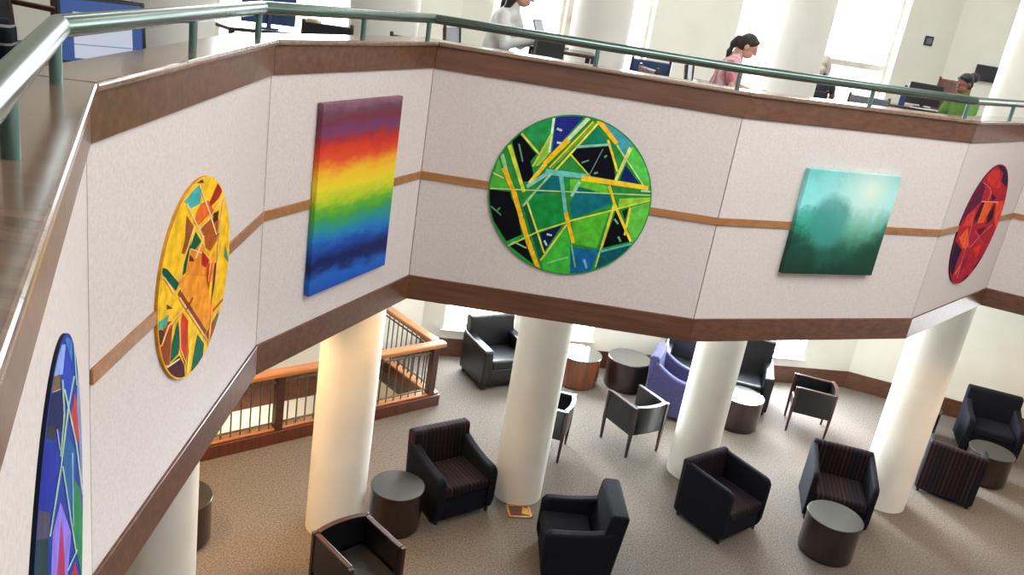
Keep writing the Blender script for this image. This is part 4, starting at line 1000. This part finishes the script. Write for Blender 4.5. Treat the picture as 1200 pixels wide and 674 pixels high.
# ------------------------------------------------------------------ things on the upper floor
def person(loc, rz, label, skin, shirt, hair, S=0.95, pitch=0.0, lean=0.05, style='short', sleeve=.62, az=.71):
    g = empty('person', (loc[0], loc[1], UPZ), rz, label, 'person', 'people seated on the upper floor')
    def T(x, y, z): return Vector((x, y, z)) * S
    def rem(name, bm, mat, vox, it=4):
        o = finish(name, bm, mat, parent=g)
        for md in list(o.modifiers): o.modifiers.remove(md)
        r = o.modifiers.new('remesh', 'REMESH'); r.mode = 'VOXEL'; r.voxel_size = vox; r.use_smooth_shade = True
        s = o.modifiers.new('smooth', 'SMOOTH'); s.factor = 0.5; s.iterations = it
        return o
    hp = T(0, 0, .52); ch = T(0, -lean * 1.2, .84); sh = T(0, -lean * 1.9, 1.00); nk = T(0, -lean * 2.2 - .01, 1.06)
    R = Matrix.Rotation(pitch, 3, 'X')
    hc = nk + R @ T(0, -.03, .115)
    bm = bmesh.new()
    def limb(bm, pts, rr, n=14):
        tube(bm, pts, [r * S for r in rr], n=n)
        for p, r in zip(pts, rr): ball(bm, p, r * S, 12)
    def torso(bm, k=1.0):
        ball(bm, hp, T(.165, .12, .12) * k, 18); ball(bm, hp.lerp(ch, .5), T(.145, .105, .20) * k, 18); ball(bm, ch, T(.165, .11, .17) * k, 18)
        ball(bm, sh + T(0, 0, -.035), T(.155, .085, .075) * k, 18)
    torso(bm)
    limb(bm, [sh + T(0, 0, -.02), nk + T(0, 0, .05)], [.062, .05])
    # head: skull, jaw, nose, ears, brow, lips
    def H(x, y, z): return hc + R @ T(x, y, z)
    Rm = R.to_4x4()
    ball(bm, H(0, .012, .025), T(.074, .092, .088), 20, R); ball(bm, H(0, -.03, -.045), T(.055, .058, .062), 18, R)
    limb(bm, [H(0, -.088, .02), H(0, -.102, -.018)], [.010, .014], 10)
    for s in (-1, 1):
        ball(bm, H(s * .076, .01, -.005), T(.012, .02, .032), 10, R); ball(bm, H(s * .03, -.078, .035), T(.022, .012, .008), 10, R)
        ball(bm, H(s * .031, -.078, .012), T(.013, .010, .009), 10, R)
    ball(bm, H(0, -.083, -.052), T(.024, .010, .007), 10, R); ball(bm, H(0, -.079, -.066), T(.020, .011, .007), 10, R)
    # arms resting forward on the desk, legs of a seated figure
    for s in (-1, 1):
        shp = sh + T(s * .165, 0, -.045); el = T(s * .215, -.12 - lean, .74); wr = T(s * .13, -.36 - lean, az)
        limb(bm, [shp, el, wr], [.050, .042, .028])
        pc = wr + T(-s * .012, -.05, -.004); ball(bm, pc, T(.038, .05, .017), 12)
        for i, (fx, fl) in enumerate(((-.036, .062), (-.0125, .074), (.0115, .070), (.034, .054))):
            b0 = pc + T(fx, -.035, .004); limb(bm, [b0, b0 + T(0, -fl * .55, .006), b0 + T(0, -fl, -.012)], [.0086, .0078, .0068], 8)
        b0 = pc + T(-s * .03, .012, 0); limb(bm, [b0, b0 + T(-s * .028, -.022, -.002), b0 + T(-s * .034, -.05, -.008)], [.011, .010, .0085], 8)
        kn = T(s * .10, -.42, .49); an = T(s * .10, -.36, .09)
        limb(bm, [T(s * .085, 0, .50), kn, an], [.085, .058, .04]); limb(bm, [an + T(0, .01, -.045), an + T(0, -.16, -.055)], [.042, .034])
    rem('body', bm, skin, 0.0058, 3)
    # clothing
    bm = bmesh.new(); torso(bm, 1.09)
    for s in (-1, 1):
        shp = sh + T(s * .165, 0, -.045); el = T(s * .215, -.12 - lean, .74)
        limb(bm, [shp, shp.lerp(el, .62)], [.062, .060])
        if sleeve > 1: limb(bm, [shp.lerp(el, .6), el, el.lerp(T(s * .13, -.36 - lean, az), .85)], [.062, .056, .044])
    limb(bm, [sh + T(0, 0, -.05), nk + T(0, .006, -.02)], [.08, .066])
    rem('shirt', bm, shirt, 0.010, 30)
    bm = bmesh.new()
    for s in (-1, 1):
        kn = T(s * .10, -.42, .49); an = T(s * .10, -.36, .12)
        limb(bm, [T(s * .085, 0, .50), kn, an], [.10, .07, .058])
    ball(bm, hp + T(0, 0, -.02), T(.18, .135, .11), 16); rem('trousers', bm, M['trouser'], 0.013, 12)
    # hair
    bm = bmesh.new()
    ball(bm, H(0, .026, .042), T(.084, .097, .085), 22, R)
    ball(bm, H(0, .06, -.01), T(.074, .062, .075), 18, R)
    limb(bm, [H(-.062, -.030, .070), H(.0, -.052, .088), H(.062, -.030, .070)], [.016, .020, .016])
    if style == 'pony':
        p0 = H(0, .10, .035); limb(bm, [p0, p0 + T(0, .045, -.01), p0 + T(0, .08, -.07), p0 + T(0, .105, -.15), p0 + T(0, .12, -.22)], [.026, .036, .040, .034, .012])
    elif style == 'bun':
        ball(bm, H(0, .15, .05), T(.066, .062, .062), 18)
        limb(bm, [H(0, .09, .04), H(0, .13, .045)], [.045, .045])
    elif style == 'long':
        for s in (-1, 1): limb(bm, [H(s * .055, .03, .03), H(s * .082, .04, -.08), H(s * .085, .05, -.18)], [.045, .042, .022])
        limb(bm, [H(0, .07, 0), H(0, .095, -.10), H(0, .10, -.19)], [.07, .065, .03])
    elif style == 'short':
        limb(bm, [H(0, .08, 0), H(0, .085, -.05)], [.05, .04])
    rem('hair', bm, hair, 0.009)
    return g

def reading_chair(loc, rz, label, mat='darkwood', pad='black', bh=0.86, sc=0.95):
    g = empty('reading_chair', (loc[0], loc[1], UPZ), rz, label, 'chair', 'chairs on the upper floor')
    s = sc
    for x in (-.2, .2):
        bm = bmesh.new(); tube(bm, [(x * s, -.19 * s, 0), (x * s, -.19 * s, .42 * s)], 0.018, n=8); finish('leg', bm, M[mat], parent=g)
        bm = bmesh.new(); tube(bm, [(x * s, .22 * s, 0), (x * s, .20 * s, .43 * s), (x * s, .25 * s, bh)], [0.018, 0.02, 0.015], n=8); finish('leg', bm, M[mat], parent=g)
    bm = bmesh.new(); box(bm, (0, 0, .43 * s), (.44 * s, .44 * s, .06)); finish('seat', bm, M[pad], parent=g, bevel=0.018, seg=3)
    bm = bmesh.new()
    prism(bm, [(-.2 * s, .205 * s, .58 * s), (-.2 * s, .245 * s, bh - .02), (-.2 * s, .275 * s, bh - .02), (-.2 * s, .235 * s, .58 * s)], (.4 * s, 0, 0)); finish('backrest', bm, M[pad], parent=g, bevel=0.012, seg=3)
    return g

def desk(loc, rz, w, d, label, h=0.66, top='darkwood'):
    g = empty('desk', (loc[0], loc[1], UPZ), rz, label, 'desk', 'desks on the upper floor')
    bm = bmesh.new(); box(bm, (0, 0, h - .015), (w, d, .03)); finish('desk_top', bm, M[top], parent=g, bevel=0.006)
    for x in (-1, 1):
        for y in (-1, 1):
            bm = bmesh.new(); box(bm, (x * (w / 2 - .04), y * (d / 2 - .04), (h - .03) / 2), (.04, .04, h - .03)); finish('leg', bm, M['black'], parent=g)
    return g

def laptop(loc, rz, label, w=0.32, d=0.22, ang=1.95, body='grey', scr='lightgrey'):
    """loc is the centre of the base on the desk; screen hinge at local +y"""
    g = empty('laptop', loc, rz, label, 'laptop', 'laptops on the upper floor')
    bm = bmesh.new(); box(bm, (0, 0, .009), (w, d, .018)); finish('keyboard_base', bm, M[body], parent=g, bevel=0.005)
    bm = bmesh.new(); R = Matrix.Rotation(PI / 2 - ang, 3, 'X')
    box(bm, Vector((0, d / 2, .016)) + R @ Vector((0, 0, d / 2)), (w, .012, d), R); finish('lid', bm, M[body], parent=g, bevel=0.004)
    bm = bmesh.new(); box(bm, Vector((0, d / 2, .016)) + R @ Vector((0, -.0066, d / 2)), (w - .03, .001, d - .03), R); finish('display', bm, M[scr], parent=g)
    return g

def monitor(loc, rz, label, w=0.40, h=0.28, tilt=0.0, lit=False, stand=0.10, back='black'):
    """loc is the foot on the desk; the screen faces local -y"""
    g = empty('monitor', loc, rz, label, 'monitor', 'computer monitors on the upper floor')
    R = Matrix.Rotation(tilt, 3, 'X'); c = Vector((0, 0, stand + h / 2))
    bm = bmesh.new(); lathe(bm, [(0, 0), (.09, 0), (.09, .012), (0, .018)], n=24); tube(bm, [(0, .03, .01), (0, .03, stand + h * .45)], .02); finish('stand', bm, M[back], parent=g)
    bm = bmesh.new(); box(bm, c, (w, .035, h), R); finish('casing', bm, M[back], parent=g, bevel=0.006)
    bm = bmesh.new(); box(bm, (0, 0, 0), (w - .035, .002, h - .035)); o = finish('screen', bm, M['screen'] if lit else M['black'], parent=g, smooth=False)
    o.location = c + R @ Vector((0, -.0185, 0)); o.rotation_euler = (tilt, 0, 0)
    return g

# people
person((1.64, 8.62), heading(.95, -.3), 'person with a dark ponytail in a pink striped shirt looking down', M['skin'], M['pinkstripe'], M['hairdark'], S=0.95, pitch=0.5, lean=0.07, style='pony')
reading_chair((1.60, 8.63), heading(.95, -.3), 'dark wooden chair under the person in the pink striped shirt')
person((-0.54, 8.04), heading(.97, -.25), 'person in a white shirt beside a laptop, face cut off by the frame', M['skin'], M['white_shirt'], M['hairdark'], S=1.08, pitch=0.35, lean=0.06, style='long', sleeve=2, az=.82)
reading_chair((-0.70, 8.08), heading(.97, -.25), 'dark chair behind the person in the white shirt', bh=0.87)
person((4.56, 9.62), heading(-.9, -.44), 'person in a green shirt with black hair tied in a bun', M['skindark'], M['green_shirt'], M['hairblack'], S=0.90, pitch=0.25, lean=0.05, style='bun')
reading_chair((4.60, 9.66), heading(-.9, -.44), 'dark chair under the person in the green shirt', bh=0.74)
person((3.27, 10.78), heading(.5, .86), 'person with pale grey hair and dark top, half hidden behind an upper column', M['skindark'], M['trouser'], M['hairlight'], S=0.84, pitch=0.1, lean=0.03, style='long')
reading_chair((3.27, 10.72), heading(.5, .86), 'black padded chair with the pale haired person in it', bh=0.70, sc=.84)
# other chairs
reading_chair((-1.06, 7.30), heading(.2, 1), 'dark chair whose back just clears the ledge left of the white shirted person', bh=0.80)
reading_chair((0.98, 8.98), heading(-.1, 1), 'dark blue chair between two upper columns', pad='blueplastic', bh=0.83)
reading_chair((1.14, 8.18), heading(.9, .3), 'brown wooden chair left of the person in the pink shirt', pad='redwood', bh=0.80)
reading_chair((3.24, 9.05), heading(.1, 1), 'grey backed chair below the wide upper window', pad='grey', bh=0.82)
reading_chair((5.02, 10.9), heading(-.1, -1), 'tall brown wooden chair near the upper right wall', pad='redwood', bh=1.05)
# desks and what stands on them
desk((0.10, 8.06), 0.1, 0.62, 0.42, 'dark computer desk in front of the person in the white shirt', h=0.82)
bm = bmesh.new(); box(bm, (0, 0, 0.12), (0.24, 0.3, 0.24)); box(bm, (0, -0.01, 0.245), (0.2, 0.24, 0.015))
o = finish('printer', bm, M['black'], bevel=0.012); o.location = (-0.02, 7.63, UPZ + 0.66); o.rotation_euler = (0, 0, 0.1)
tag(o, 'black printer in front of the computer desk', 'printer')
desk((0.0, 7.63), 0.1, 0.5, 0.34, 'low printer table just behind the parapet', h=0.66)
laptop((0.02, 8.08, UPZ + 0.82), 1.35, 'grey laptop on the computer desk before the white shirted person', body='grey')
desk((1.95, 9.25), 0.0, 0.8, 0.5, 'reading desk behind the person in the pink shirt')
# far left corner
desk((-2.20, 4.22), 1.45, 0.74, 0.66, 'brown desk carrying the lit monitor behind the left parapet', h=0.64, top='redwood')
monitor((-2.03, 3.93, UPZ + 0.64), heading(.62, -.78), 'tilted monitor with a lit blue and white screen, far left', w=0.37, h=0.30, tilt=-0.2, lit=True, stand=0.02)
g = empty('upholstered_chair', (-2.42, 3.49, UPZ), heading(-.3, .95), 'black chair with thin pale stripes at the far left edge', 'chair', 'chairs on the upper floor')
bm = bmesh.new(); box(bm, (0, 0, .36), (.56, .54, .14)); finish('seat', bm, M['palestripe'], parent=g, bevel=0.04, seg=4)
bm = bmesh.new(); prism(bm, [(-.3, .18, .42), (-.3, .24, .86), (-.3, .27, .89), (-.3, .33, .88), (-.3, .36, .84), (-.3, .32, .30), (-.3, .18, .30)], (.6, 0, 0)); finish('backrest', bm, M['palestripe'], parent=g, bevel=0.045, seg=4)
for x in (-.24, .24):
    for y in (-.22, .26):
        bm = bmesh.new(); tube(bm, [(x, y, 0), (x, y, .3)], [.018, .024], n=10); finish('leg', bm, M['redwood'], parent=g)
# wooden-armed dark chair and a narrow bookcase behind them
wc = reading_chair((-2.98, 4.78), heading(.96, -.28), 'dark chair with a brown wooden armrest at the top left corner', bh=0.90, sc=1.05)
for s in (-1, 1):
    bm = bmesh.new(); box(bm, (s * .235, .06, .765), (.05, .40, .03)); finish('armrest', bm, M['redwood'], parent=wc, bevel=0.008)
    bm = bmesh.new(); tube(bm, [(s * .225, -.10, .44), (s * .235, -.10, .755)], .014, n=8); finish('arm_post', bm, M['redwood'], parent=wc)
BCX, BCY, BCR = -2.84, 5.42, heading(.45, -.89)
bc = empty('bookcase', (BCX, BCY, UPZ), BCR, 'narrow dark bookcase behind the lit monitor', 'bookcase')
bm = bmesh.new(); box(bm, (0, .15, .40), (.46, .02, .80)); finish('back_panel', bm, M['black'], parent=bc)
for x in (-.225, .225):
    bm = bmesh.new(); box(bm, (x, 0, .40), (.03, .28, .80)); finish('side_panel', bm, M['darkwood'], parent=bc)
for z in (.05, .30, .54, .80):
    bm = bmesh.new(); box(bm, (0, 0, z), (.42, .28, .025)); finish('shelf', bm, M['redwood'], parent=bc)
R0 = Matrix.Rotation(BCR, 3, 'Z')
bx = -.20
for i in range(8):
    w = random.uniform(.030, .042); hh = random.uniform(.15, .20)
    bm = bmesh.new(); box(bm, (0, 0, hh / 2), (w, .16, hh)); o = finish('book', bm, M[random.choice(['blueplastic', 'black', 'redwood', 'paper', 'grey'])], bevel=0.003)
    p = R0 @ Vector((bx + w / 2, -.03, .5525)); o.location = Vector((BCX, BCY, UPZ)) + p; o.rotation_euler = (0, 0, BCR)
    tag(o, 'book in the row on the upper shelf of the narrow bookcase', 'book', 'books in the narrow bookcase'); bx += w + .008
for i, (mm, dz, rr) in enumerate((('redwood', 0, .1), ('paper', .03, -.05), ('redwood', .06, .2))):
    bm = bmesh.new(); box(bm, (0, 0, .014), (.22, .17, .028)); o = finish('book', bm, M[mm], bevel=0.003)
    p = R0 @ Vector((.10, -.02, .8135 + dz)); o.location = Vector((BCX, BCY, UPZ)) + p; o.rotation_euler = (0, 0, BCR + rr)
    tag(o, ['red brown book at the bottom of the flat pile on the bookcase', 'white book in the middle of the flat pile on the bookcase', 'red brown book on top of the flat pile on the bookcase'][i], 'book', 'flat pile of books on the bookcase')
# dark monitor and desk in front of the left window
desk((-2.42, 7.75), 0.75, 1.1, 0.5, 'desk with a dark monitor in front of the bright left window', h=0.62)
monitor((-2.46, 7.6, UPZ + 0.62), heading(-.5, .86), 'dark blue monitor seen from behind before the left window', w=0.46, h=0.34, stand=0.04, back='blueplastic')
bm = bmesh.new(); box(bm, (0, 0, .06), (.13, .13, .12)); box(bm, (0, 0, .125), (.09, .09, .012)); o = finish('cardboard_box', bm, noisy('cardboard', (190, 150, 116), (206, 168, 134), rough=.8), bevel=0.004)
o.location = (-2.12, 7.76, UPZ + 0.62); tag(o, 'small tan box beside the dark blue monitor', 'box')
reading_chair((-1.86, 7.25), heading(-.3, 1), 'dark armless chair right of the small tan box', bh=0.80, sc=.95)
# items near the right
desk((4.15, 10.15), -0.1, 0.9, 0.45, 'study desk left of the person in the green shirt', h=0.70)
bm = bmesh.new(); lathe(bm, [(0, 0), (.033, 0), (.035, .01), (.035, .14), (.028, .165), (.014, .185), (.014, .20), (.017, .20), (.017, .225), (0, .225)], n=24)
o = finish('water_bottle', bm, M['blueplastic']); o.location = (4.02, 10.02, UPZ + .70); tag(o, 'blue water bottle on the study desk', 'bottle')
monitor((4.30, 10.15, UPZ + .70), heading(.3, .95), 'dark framed screen with white papers beside the green shirted person', w=0.36, h=0.24, stand=0.03)
for i, (x, y, rr, z) in enumerate(((4.25, 10.0, .2, .0), (4.38, 9.99, -.3, .003))):
    bm = bmesh.new(); box(bm, (0, 0, .0015), (.2, .14, .003)); o = finish('paper_sheet', bm, M['paper'], smooth=False); o.location = (x, y, UPZ + .70 + z); o.rotation_euler = (0, 0, rr)
    tag(o, ['white paper sheet lying nearer the blue bottle', 'white paper sheet lying nearer the green shirted person'][i], 'paper', 'papers on the study desk')
bm = bmesh.new(); box(bm, (0, 0, 0), (.34, .05, .24)); box(bm, (0, -.027, 0), (.30, .006, .20))
o = finish('wall_screen', bm, M['black'], bevel=0.006)
dR = (RT1 - BK1).normalized(); nR = Vector((-dR.y, dR.x))
p = BK1 + dR * 0.52 * K - nR * 0.03; o.location = (p.x, p.y, zu(4.86)); o.rotation_euler = (0, 0, math.atan2(dR.y, dR.x)); tag(o, 'small black screen mounted on the upper right wall', 'screen')
bm = bmesh.new(); box(bm, (0, 0, 0), (1.1, .04, .7)); o = finish('picture_frame', bm, M['darkwood'], bevel=0.01)
bm2 = bmesh.new(); box(bm2, (0, -.022, 0), (.96, .006, .56)); finish('picture', bm2, M['redwood'], parent=o)
p = BK1 + dR * 0.86 * K - nR * 0.025; o.location = (p.x, p.y, zu(6.13)); o.rotation_euler = (0, 0, math.atan2(dR.y, dR.x)); tag(o, 'dark framed picture high on the upper right wall, cut off at the top', 'picture')
# thermostat-like square plate on the pier
dB = (BK1 - WL1).normalized(); nB = Vector((-dB.y, dB.x))
p = WL1 + dB * tx(4.95) - nB * 0.012
bm = bmesh.new(); box(bm, (0, 0, 0), (.14, .022, .14)); o = finish('wall_plate', bm, M['black'], bevel=0.004)
bm2 = bmesh.new(); box(bm2, (0, -.013, 0), (.09, .006, .09)); finish('plate_centre', bm2, M['grey'], parent=o)
o.location = (p.x, p.y, zu(5.15)); o.rotation_euler = (0, 0, math.atan2(dB.y, dB.x)); tag(o, 'small dark square plate on the pier right of the wide window', 'wall plate')
# blind pull
p = WL1 + dB * tx(0.19) - nB * 0.03
bm = bmesh.new(); tube(bm, [(0, 0, .12), (0, 0, 1.5)], .004, n=6); lathe(bm, [(0, -.02), (.022, 0), (.03, .05), (.022, .10), (.006, .13), (0, .13)], n=14)
o = finish('blind_pull', bm, M['brass']); o.location = (p.x, p.y, zu(4.68)); tag(o, 'brown blind pull hanging beside the middle upper window', 'blind pull')

# ------------------------------------------------------------------ light
w = bpy.data.worlds.new('sky'); SC.world = w; w.use_nodes = True
bg = w.node_tree.nodes['Background']; bg.inputs['Color'].default_value = (0.95, 0.98, 1.0, 1); bg.inputs['Strength'].default_value = SKY
sun = bpy.data.lights.new('sun', 'SUN'); sun.energy = SUN; sun.angle = 0.05; sun.color = (1.0, 0.95, 0.86)
so = bpy.data.objects.new('sun', sun); COL.objects.link(so)
sd = Vector((0.42, -0.80, -0.52)).normalized()      # travelling direction: in through the back windows
so.rotation_euler = sd.to_track_quat('-Z', 'Y').to_euler(); so.location = (-4, 20, 12)
def spot(x, y, z, e, col=(1.0, 0.60, 0.26), ang=110, blend=.7):
    l = bpy.data.lights.new('downlight', 'SPOT'); l.energy = e; l.color = col; l.spot_size = math.radians(ang); l.spot_blend = blend; l.shadow_soft_size = 0.06
    o = bpy.data.objects.new('downlight', l); COL.objects.link(o); o.location = (x, y, z); return o
for x, y, e in ((-2.3, 6.5, WARM), (-3.0, 5.4, WARM), (-2.2, 7.6, WARM * .7), (-1.9, 5.8, WARM * .6), (-0.6, 6.25, WARM * .4), (6.8, 9.9, WARM * .45), (5.9, 8.2, WARM * .5), (4.3, 7.6, WARM * .3)):
    spot(x * K, y * K, 3.28, e)

def fill_panel(x, y, z, e, s=0.6, col=(1.0, 0.9, 0.76)):  # unseen area lamp added as fill, not a fixture of the building
    l = bpy.data.lights.new('fill_light', 'AREA'); l.energy = e; l.color = col; l.shape = 'SQUARE'; l.size = s
    o = bpy.data.objects.new('fill_light', l); COL.objects.link(o); o.location = (x, y, z); return o
for x, y, e in ((-2.6, 8.2, .8), (-0.3, 9.7, .8), (1.6, 9.6, 1), (1.2, 12.0, 1), (3.6, 12.2, 1), (4.8, 10.6, 1), (6.6, 12.0, .4), (8.0, 10.6, .4)):  # added fill under the soffit, lifts the lower floor
    fill_panel(x, y, 3.30, LOWE * e)
for x, y in ((-4.2, 5.4), (-2.6, 7.9), (-0.4, 9.3), (1.6, 8.6), (1.4, 11.2), (4.0, 11.6), (4.4, 9.8), (6.6, 11.4), (7.6, 10.0), (-3.4, 3.2)):  # added fill out of view, brightens the upper walls
    fill_panel(x, y, WALLTOP - 0.05, UPE, col=(0.96, 0.98, 1.0))

def sky_light(a, b, h, e):
    # daylight: a bright patch of sky just outside a window opening
    d = (b - a).normalized(); n = Vector((-d.y, d.x)); c = a + d * (h[0] + h[1]) / 2 + n * 0.6
    l = bpy.data.lights.new('daylight', 'AREA'); l.energy = e * (h[1] - h[0]); l.color = (0.80, 0.90, 1.0); l.shape = 'RECTANGLE'; l.size = h[1] - h[0] + .5; l.size_y = h[3] - h[2] + .3
    o = bpy.data.objects.new('daylight', l); COL.objects.link(o); o.location = (c.x, c.y, (h[2] + h[3]) / 2 + .2)
    o.rotation_euler = Vector((-n.x, -n.y, -0.12)).to_track_quat('-Z', 'Y').to_euler()
for h in bh[:3]: sky_light(WL1, BK1, h, DAYL)
for h in bh[3:]: sky_light(WL1, BK1, h, DAYU)
sky_light(WL0, WL1, wh[0], DAYU)
pm = NW + W * 0.65 * K - U * 1.8 * K
fill_panel(pm.x, pm.y, -0.12, 18.0, s=0.5)  # unseen lamp added in the pit to brighten the stairwell walls

# ------------------------------------------------------------------ camera
TH, RO, F = 0.33811, 0.16256, 996.1
cam = bpy.data.cameras.new('camera'); co = bpy.data.objects.new('camera', cam); COL.objects.link(co)
cam.sensor_width = 36.0; cam.lens = F * 36.0 / 1200.0; cam.clip_start = 0.05
r0 = Vector((1, 0, 0)); u0 = Vector((0, math.sin(TH), math.cos(TH))); f0 = Vector((0, math.cos(TH), -math.sin(TH)))
r = r0 * math.cos(RO) + u0 * math.sin(RO); u = -r0 * math.sin(RO) + u0 * math.cos(RO)
m = Matrix((r, u, -f0)).transposed().to_4x4(); m.translation = (0, 0, 5.8)
co.matrix_world = m
SC.camera = co
vs = SC.view_settings
vs.view_transform = 'Standard'; vs.look = 'None'; vs.exposure = EXPO; vs.gamma = 1.0; vs.use_curve_mapping = False
